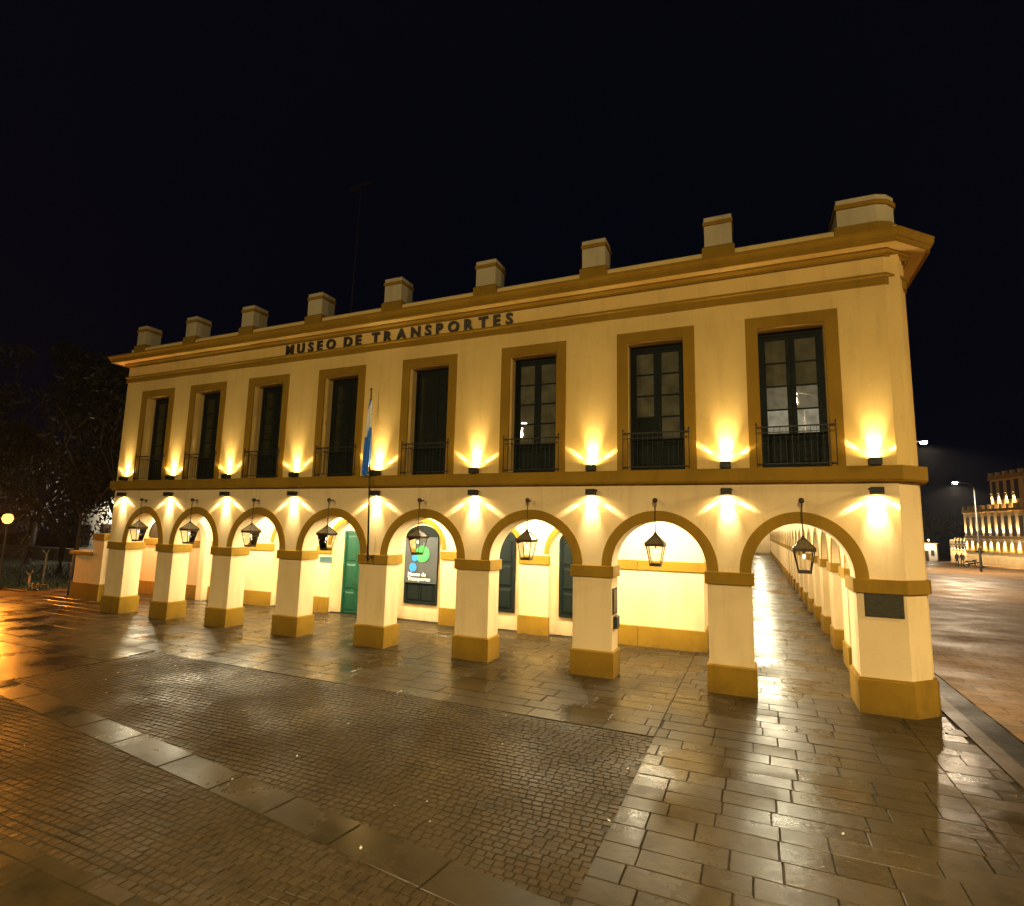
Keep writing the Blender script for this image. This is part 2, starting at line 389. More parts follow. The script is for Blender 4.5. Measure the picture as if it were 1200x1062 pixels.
def light(name, kind, parent, loc, energy, col, size=0.05, rot=None, spot=None, blend=0.3):
    ld = bpy.data.lights.new(name, kind); ld.energy = energy; ld.color = col
    if kind in ('POINT', 'SPOT'): ld.shadow_soft_size = size
    if kind == 'SPOT': ld.spot_size = spot; ld.spot_blend = blend
    o = bpy.data.objects.new(name, ld); COL.objects.link(o); o.location = loc
    if rot: o.rotation_euler = rot
    if parent is not None: o.parent = parent
    return o

ORD = ['first', 'second', 'third', 'fourth', 'fifth', 'sixth', 'seventh', 'eighth', 'ninth']

# ------------------------------------------------------------------ dimensions of the museum
S = [0.40, 3.17, 6.14, 9.29, 12.61, 15.99, 19.38, 22.61, 25.54]
HW = [0.47, 0.43, 0.46, 0.485, 0.50, 0.505, 0.50, 0.475, 0.44]        # half widths of the pillar shafts
BAY = [(S[k] + HW[k], S[k + 1] - HW[k + 1]) for k in range(8)]
BAY[7] = (BAY[7][0], 25.10)
CX = [1.81, 4.65, 7.71, 10.95, 14.30, 17.68, 21.00, 24.09]
ZI0, ZI1 = 2.40, 2.68          # impost
ZB0, ZB1 = 4.72, 5.06          # belt course
RY = 1.14
DEP = 0.65
XL, XR, XC = -0.20, 26.42, 25.98
YEND = 94.0
ZC = 4.45

# ------------------------------------------------------------------ ground
MBx = MB(); MBx.box(-122, 165, -72, 146, -0.45, -0.25)
struct(MBx.build('ground', M['soil']))

pav = MB(); pav.box(-14.0, 26.95, -26.0, 97.0, -0.2, -0.020)
pavement = struct(pav.build('pavement', M['mortar']))

def unit_piece(cx, cy, top=0.0):
    b = MB(); h = 0.5
    v = [(-h, -h, -1), (h, -h, -1), (h, h, -1), (-h, h, -1), (-h, -h, -0.18), (h, -h, -0.18), (h, h, -0.18), (-h, h, -0.18),
         (-h + cx, -h + cy, 0), (h - cx, -h + cy, 0), (h - cx, h - cy, 0), (-h + cx, h - cy, 0)]
    f = [(8, 9, 10, 11)]
    for k in range(2):
        for i in range(4): j = (i + 1) % 4; f.append((k * 4 + i, k * 4 + j, k * 4 + 4 + j, k * 4 + 4 + i))
    b.add(v, f); return b

# strip of large flags runs across the setts
SL = -0.128
def strip_y(x): return -6.60 + SL * (x - 8.5)      # its far edge
STW = 0.56
def corner_y(x): return -9.88

slabs = []   # (x, y, L, W)
def rows(x0, x1, y0, y1, wlo, whi, llo, lhi, keep=None):
    y = y0
    while y < y1 - 0.05:
        wd = min(random.uniform(wlo, whi), y1 - y)
        if y1 - y - wd < 0.12: wd = y1 - y
        x = x0 - random.uniform(0, lhi * 0.8); 
        while x < x1 - 0.02:
            ln = random.uniform(llo, lhi); a, b = max(x, x0), min(x + ln, x1)
            if b - a > 0.1 and (keep is None or keep((a + b) / 2, y + wd / 2)): slabs.append(((a + b) / 2, y + wd / 2, b - a, wd))
            x += ln
        y += wd
rows(21.45, 25.75, -12.0, 30.0, 0.34, 0.47, 0.5, 1.15)
rows(25.75, 26.62, -12.0, 30.0, 0.34, 0.47, 0.87, 0.871)
rows(8.0, 21.45, -3.4, 4.2, 0.40, 0.55, 0.6, 1.3)
rows(-9.0, 8.0, -4.6, 4.2, 0.55, 0.8, 0.9, 1.7)
rows(11.0, 21.45, -13.5, -9.90, 0.5, 0.62, 0.6, 1.0)
def piece_view(x, y): return (Vector((x, y, 0)) - CAM).length
def in_view(x, y):
    d = Vector((x, y, 0)) - CAM; z = d.dot(fw)
    return z > 0.5 and abs(d.dot(r2) / z) < 0.97 and abs(d.dot(u2) / z) < 0.86
def lay(items, name, gap, mat_one, mat_many, hgt, jitter, tilt, limit=295, cfrac=0.012, parent=None):
    items = sorted(items, key=lambda t: (0 if in_view(t[0], t[1]) else 1, piece_view(t[0], t[1]) / math.sqrt(t[2] * t[3])))
    me = unit_piece(cfrac * 1.0, cfrac * 1.6).mesh(name, mat_one)
    many = MB()
    base = unit_piece(cfrac, cfrac * 1.6)
    for i, (x, y, L, Wd) in enumerate(items):
        L2, W2 = max(0.03, L - gap * random.uniform(0.7, 1.5)), max(0.03, Wd - gap * random.uniform(0.7, 1.5))
        z = random.uniform(-jitter, jitter) - (0.009 if name == 'cobblestone' else 0); rx, ry, rz = random.uniform(-tilt, tilt), random.uniform(-tilt, tilt), random.uniform(-tilt, tilt)
        rz += math.atan(SL) if name == 'flagstone' else 0
        if i < limit and in_view(x, y):
            put(name, me, parent, (x, y, z), (rx, ry, rz), (L2, W2, hgt))
        else:
            mt = Matrix.Translation((x, y, z)) @ Matrix.Rotation(rz, 4, 'Z') @ Matrix.Rotation(ry, 4, 'Y') @ Matrix.Rotation(rx, 4, 'X') @ Matrix.Diagonal((L2, W2, hgt, 1))
            many.add([mt @ Vector(v) for v in base.v], base.f)
    if many.v: stuff(many.build(name, mat_many, parent, normals=False))
lay(slabs, 'paving_slab', 0.009, M['slab'], M['slabs'], 0.05, 0.003, 0.005, parent=pavement)

setts = []
y = -9.835
while y < -3.42:
    x = 8.0 + random.uniform(-0.1, 0.1)
    while x < 21.42:
        ln = random.uniform(0.105, 0.165)
        wob = (0.03 * math.sin(x * 0.9 + y * 2) + 0.012 * math.sin(x * 3.1 + y * 5)) * min(1.0, (y + 9.835) * 3)
        yy = y + wob
        if not (strip_y(x + ln / 2) - STW + 0.045 < yy < strip_y(x + ln / 2) - 0.045) and x + ln / 2 < 21.44:
            setts.append((x + ln / 2, yy, ln, 0.112))
        x += ln
    y += 0.112
lay(setts, 'cobblestone', 0.007, M['sett'], M['setts'], 0.05, 0.0035, 0.03, cfrac=0.05, parent=pavement)

flags = []; x = -6.0
while x < 21.2:
    ln = random.uniform(1.15, 1.5)
    xm = x + ln / 2; flags.append((xm, strip_y(xm) - STW / 2, ln * 1.008, STW)); x += ln
lay(flags, 'flagstone', 0.016, M['flags'], M['flags'], 0.05, 0.002, 0.004, cfrac=0.008, parent=pavement)
b = MB(); b.box(-14, 8.0, -26, -4.62, -0.1, -0.004); b.build('cobble_bed', M['settsheet'], pavement)
b = MB(); b.box(21.45, 26.62, 30.0, 97.0, -0.1, -0.004); b.build('slab_bed', M['slab'], pavement)

b = MB(); b.box(26.64, 26.95, -40, 60, -0.2, 0.006); struct(b.build('kerb', M['kerb']))
b = MB(); b.box(26.955, 27.45, -40, 60, -0.2, -0.028); struct(b.build('drain_channel', M['drain']))
b = MB(); b.box(27.455, 160, -60, 140, -0.2, -0.008); struct(b.build('plaza', M['plaza']))
b = MB(); b.box(-120, -9.05, 1.6, 90, -0.24, -0.03); b.box(-9.05, -2.0, 5.2, 90, -0.24, -0.03)
lawn = struct(b.build('lawn', M['lawn']))
b = MB(); b.box(-60, -14.05, -26, 1.55, -0.24, -0.012); struct(b.build('side_pavement', M['settsheet']))
b = MB(); b.box(-60, -9.0, 1.55, 1.75, -0.2, 0.05); struct(b.build('lawn_kerb', M['kerb']))

# grass blades near the kerb
b = MB()
for i in range(9000):
    gx = random.uniform(-26, -9.2); gy = 1.8 + random.random() ** 1.7 * 11; h = random.uniform(0.05, 0.16); a = random.uniform(0, 6.28); dx, dy = 0.02 * math.cos(a), 0.02 * math.sin(a)
    b.add([(gx - dx, gy - dy, -0.03), (gx + dx, gy + dy, -0.03), (gx + dy * 2, gy - dx * 2, h)], [(0, 1, 2)])
stuff(b.build('grass', M['grass'], normals=False))

# ------------------------------------------------------------------ the museum
mus = thing('museum_building', 'two storey cream museum with ochre trim, arcade and lit wall lights', 'building')

# pillars of the front arcade
shaft_w = list(zip(S, HW))
for k in range(8):
    x0, x1 = S[k] - HW[k], S[k] + HW[k]
    if k == 0: x0 = -0.16
    b = MB(); b.box(x0, x1, 0.0, DEP, 0.0, ZI0); pl = b.build('pillar', M['cream'], mus)
    b = MB(); b.cbox(x0 - 0.05, x1 + 0.05, -0.05, DEP + 0.05, -0.02, 0.62, 0.03); b.build('plinth', M['ochre'], pl)
    b = MB(); b.cbox(x0 - 0.055, x1 + 0.055, -0.055, DEP + 0.055, ZI0, ZI1 + 0.004, 0.012); b.build('impost', M['ochre'], pl)
cp = [(25.10, 0.0), (XC, 0.0), (XR, 0.44), (XR, 0.62), (XR + 0.07, 0.62), (XR + 0.07, 1.10), (25.10, 1.10)]
def grow(poly, d):
    out = []; n = len(poly)
    for i in range(n):
        p, a, c = Vector(poly[i]), Vector(poly[i - 1]), Vector(poly[(i + 1) % n])
        d1, d2 = (p - a).normalized(), (c - p).normalized(); n1, n2 = Vector((d1.y, -d1.x)), Vector((d2.y, -d2.x))
        bb = (n1 + n2).normalized(); out.append(tuple(p + bb * (d / max(0.3, bb.dot(n1)))))
    return out
b = MB(); b.prism(cp, 0, ZI0); pl = b.build('pillar', M['cream'], mus)
b = MB(); b.prism(grow(cp, 0.06), -0.02, 0.66); b.prism(grow(cp, 0.035), 0.66, 0.70); b.build('plinth', M['ochre'], pl)
b = MB(); b.prism(grow(cp, 0.055), ZI0, ZI1 + 0.004); b.build('impost', M['ochre'], pl)

# arcade wall above the pillars
b = MB()
b.archwall(XL, XC, ZI1, ZB0, 0.0, DEP, [(a, c, 0, ZI1, RY) for a, c in BAY])
b.prism([(XC, 0), (XR, 0.44), (XR, 0.62), (XR + 0.07, 0.62), (XR + 0.07, 1.10), (25.42, 1.10), (25.42, DEP), (XC, DEP)], ZI1, ZB0)
b.build('arcade_wall', M['cream'], mus)
for a, c in BAY:
    b = MB(); b.archband(a, c, ZI1 + 0.004, RY - 0.003, 0.25, -0.025, 0.02); b.build('arch_moulding', M['ochre'], mus)

# left end wall of the gallery, an open arch
TL = lambda x, y, z: (y, x, z)
b = MB(); b.archwall(DEP, 4.30, 0.0, ZB0, XL, 0.16, [(1.05, 3.95, 0, ZI1, 1.2)], T=TL)
b.build('end_wall', M['cream'], mus)

# side arcade running back from the corner
PY = [3.9 + 3.0 * j for j in range(30)]
sa0, sa1 = 25.42, XR
ops = []; prev = 1.10
for y0 in PY: ops.append((prev, y0, 0, ZI1, min(1.14, (y0 - prev) * 0.5))); prev = y0 + 1.0
b = MB(); b.archwall(1.10, PY[-1] + 1.0, ZI1, ZB0, sa0, sa1, ops, T=TL, seg=20); b.build('side_arcade_wall', M['cream'], mus)
ps = MB(); ps.box(sa0, sa1, 0, 1.0, 0, ZI0); pme = ps.mesh('pillar', M['cream'])
ps = MB(); ps.cbox(sa0 - 0.05, sa1 + 0.05, -0.05, 1.05, -0.02, 0.62, 0.03); plme = ps.mesh('plinth', M['ochre'])
ps = MB(); ps.cbox(sa0 - 0.055, sa1 + 0.055, -0.055, 1.055, ZI0, ZI1 + 0.004, 0.012); pime = ps.mesh('impost', M['ochre'])
for y0 in PY:
    p = put('pillar', pme, mus, (0, y0, 0)); put('plinth', plme, p); put('impost', pime, p)
TS = lambda x, y, z: (y, x, z)
for (ya_, yb_, _, zs, ry) in ops:
    b = MB(); b.archband(ya_, yb_, ZI1 + 0.004, ry - 0.003, 0.16, sa0 - 0.02, sa0 + 0.02, T=TS, seg=24); b.build('arch_moulding', M['ochre'], mus)

# gallery back wall with blind arches
BK = [3.40, 6.60, 9.80, 12.98, 16.13, 19.15]      # pilaster centres
PW = 0.54
nich = [(BK[i] + PW, BK[i + 1] - PW) for i in range(5)]
b = MB(); b.archwall(-6.5, 21.70, 0.0, ZC + 0.1, 4.30, 4.60, [(a, c, 0, ZI1 + 0.02, 1.02) for a, c in nich])
b.box(-6.5, 21.70, 4.60, 4.85, 0, ZC + 0.1); b.build('gallery_back_wall', M['cream'], mus)
segs = [(-6.5, nich[0][0])] + [(nich[i][1], nich[i + 1][0]) for i in range(4)] + [(nich[4][1], 19.69), (19.70, 21.74)]
for a, c in segs:
    g = 0.0 if a in (19.70,) else 0.03
    g2 = 0.0 if c in (19.69,) else 0.03
    b = MB(); b.cbox(a - g, c + g2, 4.25, 4.36, -0.02, 0.60, 0.015); b.build('plinth', M['ochre'], mus)
    b = MB(); b.cbox(a - g, c + g2, 4.25, 4.36, ZI0 - 0.06, ZI1 - 0.04, 0.012); b.build('impost', M['ochre'], mus)
for a, c in nich:
    b = MB(); b.archband(a, c, ZI1 + 0.02, 1.017, 0.17, 4.28, 4.32, seg=28); b.build('arch_moulding', M['ochre'], mus)
# inner wall of the side gallery, ceilings
b = MB(); b.box(21.25, 21.70, 4.85, YEND + 2, 0, ZC + 0.1); b.build('gallery_inner_wall', M['cream'], mus)
b = MB(); b.box(21.70, 21.75, 4.30, YEND + 2, -0.02, 0.60); b.build('plinth', M['ochre'], mus)
b = MB(); b.box(21.70, 21.75, 4.30, YEND + 2, ZI0 - 0.06, ZI1 - 0.04); b.build('impost', M['ochre'], mus)
b = MB(); b.box(21.70, XR, YEND + 1.0, YEND + 1.4, 0, ZC + 0.1); b.build('gallery_end_wall', M['cream'], mus)
b = MB(); b.box(XL + 0.01, 21.25, DEP - 0.02, 4.32, ZC, ZC + 0.12); b.box(21.25, 25.6, DEP - 0.02, YEND + 1.2, ZC, ZC + 0.12); b.build('gallery_ceiling', M['cream'], mus)

# upper storey
WW, WZ0, WZ1 = 0.695, ZB1, 8.39
b = MB()
b.archwall(XL, XC, ZB0, 10.5, 0.0, 0.45, [(c - WW, c + WW, WZ0, WZ1, 0) for c in CX])
b.prism([(XC, 0.0), (XR - 0.12, 0.16), (XR, 0.44), (XR, 0.62), (XR + 0.07, 0.62), (XR + 0.07, YEND), (XC, YEND)], ZB0, 10.5)
b.box(XL, 0.25, 0.45, 12.0, ZB0, 10.5); b.box(0.25, 21.25, 11.6, 12.0, 0, 10.5)
b.build('upper_wall', M['creamwarmlit'], mus)
b = MB(); b.box(0.25, XC, 0.45, 11.6, 10.2, 10.3); b.box(21.25, XC, 11.6, YEND, 10.2, 10.3); b.build('roof', M['roof'], mus)
PATH = [(XL, 12.0), (XL, 0.0), (XC, 0.0), (XR + 0.03, 0.47), (XR + 0.03, 0.62), (XR + 0.07, 0.66), (XR + 0.07, YEND)]
b = MB(); b.sweep(PATH, [(-0.02, ZB0), (0.11, ZB0), (0.15, ZB0 + 0.05), (0.15, ZB1), (-0.02, ZB1 + 0.012)]); b.build('belt_course', M['ochre'], mus)
b = MB(); b.sweep(PATH, [(-0.02, 9.08), (0.035, 9.08), (0.035, 9.26), (0.08, 9.285), (0.08, 9.335), (-0.02, 9.345)]); b.build('architrave', M['ochre'], mus)
b = MB(); b.sweep(PATH, [(-0.02, 9.735), (0.05, 9.735), (0.06, 9.775), (0.12, 9.815), (0.15, 9.87), (-0.02, 9.885)]); b.build('bed_moulding', M['ochre'], mus)
b = MB(); b.sweep(PATH, [(-0.02, 9.872), (0.47, 9.885), (0.47, 9.93), (-0.02, 9.93)]); b.build('soffit', M['creamwarmlit'], mus)
b = MB(); b.sweep(PATH, [(0.42, 9.86), (0.475, 9.86), (0.475, 9.955), (0.50, 9.965), (0.515, 10.02), (0.555, 10.06), (0.565, 10.12), (-0.02, 10.17), (-0.02, 9.935), (0.42, 9.935)]); b.build('cornice', M['ochre'], mus)
b = MB(); b.sweep(PATH, [(-0.42, 10.1), (-0.12, 10.1), (-0.12, 10.52), (-0.10, 10.53), (-0.10, 10.565), (-0.42, 10.575)]); b.build('parapet', M['greyed'], mus)

# parapet piers
PX = [0.35, 3.32, 6.36, 9.56, 12.80, 16.12, 19.40, 22.58]
pm = MB(); pm.box(-0.34, 0.34, 0, 0.62, 10.62, 11.22); bm1 = pm.mesh('parapet_pier', M['greyed'])
pm = MB(); pm.cbox(-0.40, 0.40, -0.06, 0.69, 10.15, 10.67, 0.05); bm2 = pm.mesh('base', M['ochre'])
pm = MB(); pm.box(-0.37, 0.37, -0.03, 0.65, 11.22, 11.32); bm3 = pm.mesh('necking', M['ochre'])
pm = MB(); pm.cbox(-0.345, 0.345, -0.005, 0.625, 11.32, 11.46, 0.02); bm4 = pm.mesh('cap', M['greyed'])
for i, x in enumerate(PX):
    p = put('parapet_pier', bm1, mus, (x, 0.0, 0), None, (min(0.95, 0.78 + 0.045 * i), 1, 1)); put('base', bm2, p); put('necking', bm3, p); put('cap', bm4, p)
cpp = [(25.15, 0.0), (25.92, 0.0), (26.14, 0.10), (26.32, 0.34), (26.34, 0.95), (25.15, 0.95)]
b = MB(); b.prism(cpp, 10.5, 11.0); p = b.build('parapet_pier', M['greyed'], mus)
b = MB(); b.prism(grow(cpp, 0.07), 10.15, 10.56); b.build('base', M['ochre'], p)
b = MB(); b.prism(grow(cpp, 0.04), 11.0, 11.11); b.build('necking', M['ochre'], p)
b = MB(); b.prism(grow(cpp, 0.006), 11.11, 11.24); b.build('cap', M['greyed'], p)

# upper windows
b = MB(); b.box(-0.9625, -WW + 0.002, -0.03, 0.02, ZB1 + 0.006, 8.66); b.box(WW - 0.002, 0.9625, -0.03, 0.02, ZB1 + 0.006, 8.66); b.box(-WW + 0.002, WW - 0.002, -0.03, 0.02, WZ1 - 0.002, 8.66)
win_sur = b.mesh('window', M['ochre'])
YW = 0.40
b = MB()
b.box(-0.72, -0.63, YW - 0.02, YW + 0.07, ZB1, WZ1 + 0.02); b.box(0.63, 0.72, YW - 0.02, YW + 0.07, ZB1, WZ1 + 0.02); b.box(-0.63, 0.63, YW - 0.02, YW + 0.07, WZ1 - 0.11, WZ1 + 0.02)
win_case = b.mesh('frame', M['green'])
def leaf_mesh(s):
    b = MB(); a, c = (-0.63, -0.004) if s < 0 else (0.004, 0.63); z0, z1 = ZB1 + 0.02, WZ1 - 0.115
    b.box(a, a + 0.095, YW, YW + 0.05, z0, z1); b.box(c - 0.095, c, YW, YW + 0.05, z0, z1)
    b.box(a + 0.095, c - 0.095, YW, YW + 0.05, z1 - 0.09, z1)
    b.box(a + 0.095, c - 0.095, YW, YW + 0.05, z0, z0 + 0.13); b.box(a + 0.095, c - 0.095, YW, YW + 0.05, z0 + 0.74, z0 + 0.84)
    for i in range(1, 4):
        zz = z0 + 0.84 + (z1 - 0.09 - z0 - 0.84) * i / 4; b.box(a + 0.095, c - 0.095, YW + 0.004, YW + 0.046, zz - 0.02, zz + 0.02)
    return b.mesh('door_leaf', M['green'])
leafL, leafR = leaf_mesh(-1), leaf_mesh(1)
b = MB(); b.add([(-0.219, 0, 0.13), (0.219, 0, 0.13), (0.219, 0, 0.74), (-0.219, 0, 0.74), (-0.17, -0.02, 0.18), (0.17, -0.02, 0.18), (0.17, -0.02, 0.69), (-0.17, -0.02, 0.69)],
               [(4, 5, 6, 7), (0, 1, 5, 4), (1, 2, 6, 5), (2, 3, 7, 6), (3, 0, 4, 7)]); panel_me = b.mesh('panel', M['green'])
PH = (WZ1 - 0.115 - 0.09 - (ZB1 + 0.02) - 0.84) / 4
def pane_mesh(mat):
    b = MB(); b.box(-0.222, 0.222, 0.0, 0.006, 0, PH); return b.mesh('pane', mat)
pane_d, pane_l, pane_glow, pane_dimglow = pane_mesh(M['panedark']), pane_mesh(M['pane']), pane_mesh(M['glowpane']), pane_mesh(M['dimglowpane'])
b = MB(); b.box(-0.72, 0.72, YW + 0.075, YW + 0.09, ZB1, WZ1 + 0.02)
rail = MB(); hw = 0.80
z0, z1 = ZB1 + 0.02, 6.0
for yy in (-0.095,):
    rail.box(-hw, hw, yy - 0.012, yy + 0.012, z1 - 0.02, z1 + 0.012); rail.box(-hw, hw, yy - 0.01, yy + 0.01, z0 + 0.06, z0 + 0.08); rail.box(-hw, hw, yy - 0.008, yy + 0.008, z1 - 0.14, z1 - 0.125)
for sx in (-hw, hw):
    rail.box(sx - 0.009, sx + 0.009, -0.106, -0.084, z0, z1 + 0.05); rail.box(sx - 0.009, sx + 0.009, -0.085, 0.0, z1 - 0.02, z1 + 0.005); rail.box(sx - 0.008, sx + 0.008, -0.085, 0.0, z0 + 0.06, z0 + 0.08)
    rail.lathe([(0.004, 0), (0.022, 0.02), (0.022, 0.035), (0.004, 0.06)], 8, (sx, -0.095, z1 + 0.05))
nb = 13
for i in range(1, nb):
    x = -hw + 2 * hw * i / nb; rail.box(x - 0.0045, x + 0.0045, -0.0995, -0.0905, z0 + 0.07, z1 - 0.01)
rail_me = rail.mesh('railing', M['iron'])
for k, cx in enumerate(CX):
    wn = put('window', win_sur, mus, (cx, 0, 0))
    put('frame', win_case, wn); 
    for s, lm in ((-1, leafL), (1, leafR)):
        put('door_leaf', lm, wn)
        xc = s * 0.317
        put('panel', panel_me, wn, (xc, YW + 0.03, ZB1 + 0.02))
        for i in range(4):
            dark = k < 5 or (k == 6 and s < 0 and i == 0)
            po = put('pane', pane_d if dark else pane_glow if k == 7 and i == 0 else pane_dimglow if k == 7 and i == 1 else pane_l, wn, (xc, YW + 0.022, ZB1 + 0.02 + 0.84 + PH * i), (random.uniform(-0.012, 0.012), 0, random.uniform(-0.015, 0.015)))
    r = put('railing', rail_me, wn)

# gallery windows with dark green shutters, the green door
def arch_panel(mb, x0, x1, z0, zs, ry, ya, yb, n=16, mi=0):
    pts = [(x0, z0), (x1, z0)] + [((x0 + x1) / 2 + (x1 - x0) / 2 * math.cos(math.pi * i / n), zs + ry * math.sin(math.pi * i / n)) for i in range(n + 1)]
    k = len(pts); vs = [(x, ya, z) for x, z in pts] + [(x, yb, z) for x, z in pts]
    mb.add(vs, [tuple(range(k)), tuple(reversed(range(k, 2 * k)))] + [(i, (i + 1) % k, k + (i + 1) % k, k + i) for i in range(k)], mi)
def gallery_window(cx, w=0.73, z0=0.61, zs=3.12, ry=0.46):
    b = MB(); b.archwall(cx - w, cx + w, z0, zs + ry + 0.001, 4.52, 4.605, [(cx - w + 0.09, cx + w - 0.09, z0 + 0.1, zs, ry - 0.08)])
    # trim the square corners: build the frame as an arch ring and jambs instead
    b = MB(); b.box(cx - w, cx - w + 0.09, 4.52, 4.605, z0, zs); b.box(cx + w - 0.09, cx + w, 4.52, 4.605, z0, zs)
    b.box(cx - w + 0.09, cx + w - 0.09, 4.52, 4.605, z0, z0 + 0.1); b.archband(cx - w + 0.09, cx + w - 0.09, zs, ry - 0.09, 0.09, 4.52, 4.605, seg=20)
    wn = b.build('window', M['green'], mus)
    b = MB(); arch_panel(b, cx - w + 0.05, cx + w - 0.05, z0 + 0.05, zs, ry - 0.05, 4.575, 4.59); b.build('backing_board', M['green'], wn)
    for s in (-1, 1):
        a, c = (cx - w + 0.09, cx - 0.005) if s < 0 else (cx + 0.005, cx + w - 0.09)
        for (p0, p1) in ((0.12, 0.80), (0.90, 1.62), (1.72, 2.48)):
            b = MB(); zz0, zz1 = z0 + p0, z0 + p1
            b.box(a + 0.06, c - 0.06, 4.560, 4.578, zz0, zz1); x0, x1 = a + 0.11, c - 0.11
            b.add([(a + 0.06, 4.56, zz0), (c - 0.06, 4.56, zz0), (c - 0.06, 4.56, zz1), (a + 0.06, 4.56, zz1), (x0, 4.540, zz0 + 0.06), (x1, 4.540, zz0 + 0.06), (x1, 4.540, zz1 - 0.06), (x0, 4.540, zz1 - 0.06)],
                  [(4, 5, 6, 7), (0, 1, 5, 4), (1, 2, 6, 5), (2, 3, 7, 6), (3, 0, 4, 7)])
            b.build('shutter_panel', M['green'], wn)
    b = MB(); b.box(cx - 0.035, cx + 0.035, 4.535, 4.58, z0 + 0.1, zs); b.box(cx - w + 0.09, cx + w - 0.09, 4.53, 4.58, zs - 0.04, zs + 0.02); b.build('muntin', M['green'], wn)
    return wn
GW = [11.39, 14.58, 17.70]
for cx in GW: gallery_window(cx)
# dark lunette in the solid wall at the left end
b = MB(); b.archband(-4.30, -3.20, 2.75, 0.70, 0.07, 4.26, 4.32, seg=20); arch_panel(b, -4.29, -3.21, 2.68, 2.75, 0.69, 4.275, 4.31); lun = b.build('window', M['green'], mus)
# green double door
dx0, dx1 = 7.66, 9.02
b = MB(); b.box(dx0, dx0 + 0.08, 4.50, 4.605, 0, 3.30); b.box(dx1 - 0.08, dx1, 4.50, 4.605, 0, 3.30); b.box(dx0 + 0.08, dx1 - 0.08, 4.50, 4.605, 3.22, 3.30); door = b.build('door', M['doorgreen'], mus)
for s in (0, 1):
    a = dx0 + 0.085 + s * 0.60; c = a + 0.59
    b = MB(); b.box(a, c, 4.545, 4.59, 0.02, 3.215)
    for (p0, p1) in ((0.12, 0.85), (0.97, 1.95), (2.07, 3.1)):
        b.add([(a + 0.07, 4.544, p0), (c - 0.07, 4.544, p0), (c - 0.07, 4.544, p1), (a + 0.07, 4.544, p1), (a + 0.12, 4.522, p0 + 0.06), (c - 0.12, 4.522, p0 + 0.06), (c - 0.12, 4.522, p1 - 0.06), (a + 0.12, 4.522, p1 - 0.06)],
              [(4, 5, 6, 7), (0, 1, 5, 4), (1, 2, 6, 5), (2, 3, 7, 6), (3, 0, 4, 7)])
    b.build('door_leaf', M['doorgreen'], door)
b = MB(); b.tube([(dx0 + 0.62, 4.53, 1.05), (dx0 + 0.62, 4.48, 1.05), (dx0 + 0.62, 4.47, 1.22), (dx0 + 0.62, 4.53, 1.22)], 0.012, 6); b.build('handle', M['steel'], door)

# ------------------------------------------------------------------ lettering, banner, plaques, flag
def text_mesh(txt, size, extrude, offset, mat, name):
    cu = bpy.data.curves.new(name, 'FONT'); cu.body = txt; cu.size = size; cu.extrude = extrude; cu.offset = offset; cu.align_x = 'LEFT'; cu.resolution_u = 3
    o = bpy.data.objects.new(name, cu); COL.objects.link(o)
    dg = bpy.context.evaluated_depsgraph_get(); dg.update()
    me = bpy.data.meshes.new_from_object(o.evaluated_get(dg)); bpy.data.objects.remove(o); bpy.data.curves.remove(cu)
    me.materials.clear(); me.materials.append(mat); me.name = name
    xs = [v.co.x for v in me.vertices] or [0]
    return me, min(xs), max(xs)
sign = thing('museum_lettering', 'dark raised capital letters MUSEO DE TRANSPORTES on the frieze', 'sign', (8.4, -0.035, 9.352))
LH = 0.325
for word, xa, xb in (('MUSEO', 8.44, 10.62), ('DE', 10.98, 11.68), ('TRANSPORTES', 12.10, 17.05)):
    ms = [text_mesh(ch, LH / 0.70, 0.022, 0.017, M['letters'], 'letter') for ch in word]
    wid = [(c - a) * 1.02 for _, a, c in ms]
    gap = ((xb - xa) - sum(wid)) / max(1, len(word) - 1); x = xa
    for (me, a, c), wd in zip(ms, wid):
        o = put('letter', me, sign, (x - 8.4 - a * 1.02, -0.012, 0.0), (R(90), 0, 0), (1.02, 1, 1)); x += wd + gap

ban = thing('window_banner', 'dark grey museum banner with green and blue discs in an arched window', 'banner', (11.40, 4.49, 1.40))
b = MB()
nx, nz = 10, 14
for i in range(nx + 1):
    for j in range(nz + 1):
        b.v.append((-0.73 + 1.46 * i / nx, 0.008 * math.sin(i * 1.7 + j * 0.6) - 0.02 * (1 - j / nz) ** 2, 1.74 * j / nz))
for i in range(nx):
    for j in range(nz): q = i * (nz + 1) + j; b.f.append((q, q + nz + 1, q + nz + 2, q + 1)); b.m.append(0)
b.build('banner_cloth', M['banner'], ban, smooth=True)
def disc(name, x, z, r, mat, y):
    b = MB(); b.add([(x + r * math.cos(t), y, z + r * math.sin(t)) for t in [2 * math.pi * i / 40 for i in range(40)]], [tuple(range(40))]); b.build(name, mat, ban)
disc('green_disc', 0.08, 1.10, 0.31, M['bgreen'], -0.036); disc('blue_disc', -0.26, 0.93, 0.13, M['bblue'], -0.038); disc('blue_disc', -0.33, 0.58, 0.17, M['bblue'], -0.040)
for t_, z in (('Museo de', 0.26), ('Transportes', 0.09)):
    me, a, c = text_mesh(t_, 0.205, 0.001, 0.007, M['bwhite'], 'lettering')
    put('lettering', me, ban, (-0.54, -0.042, z), (R(90), 0, 0))

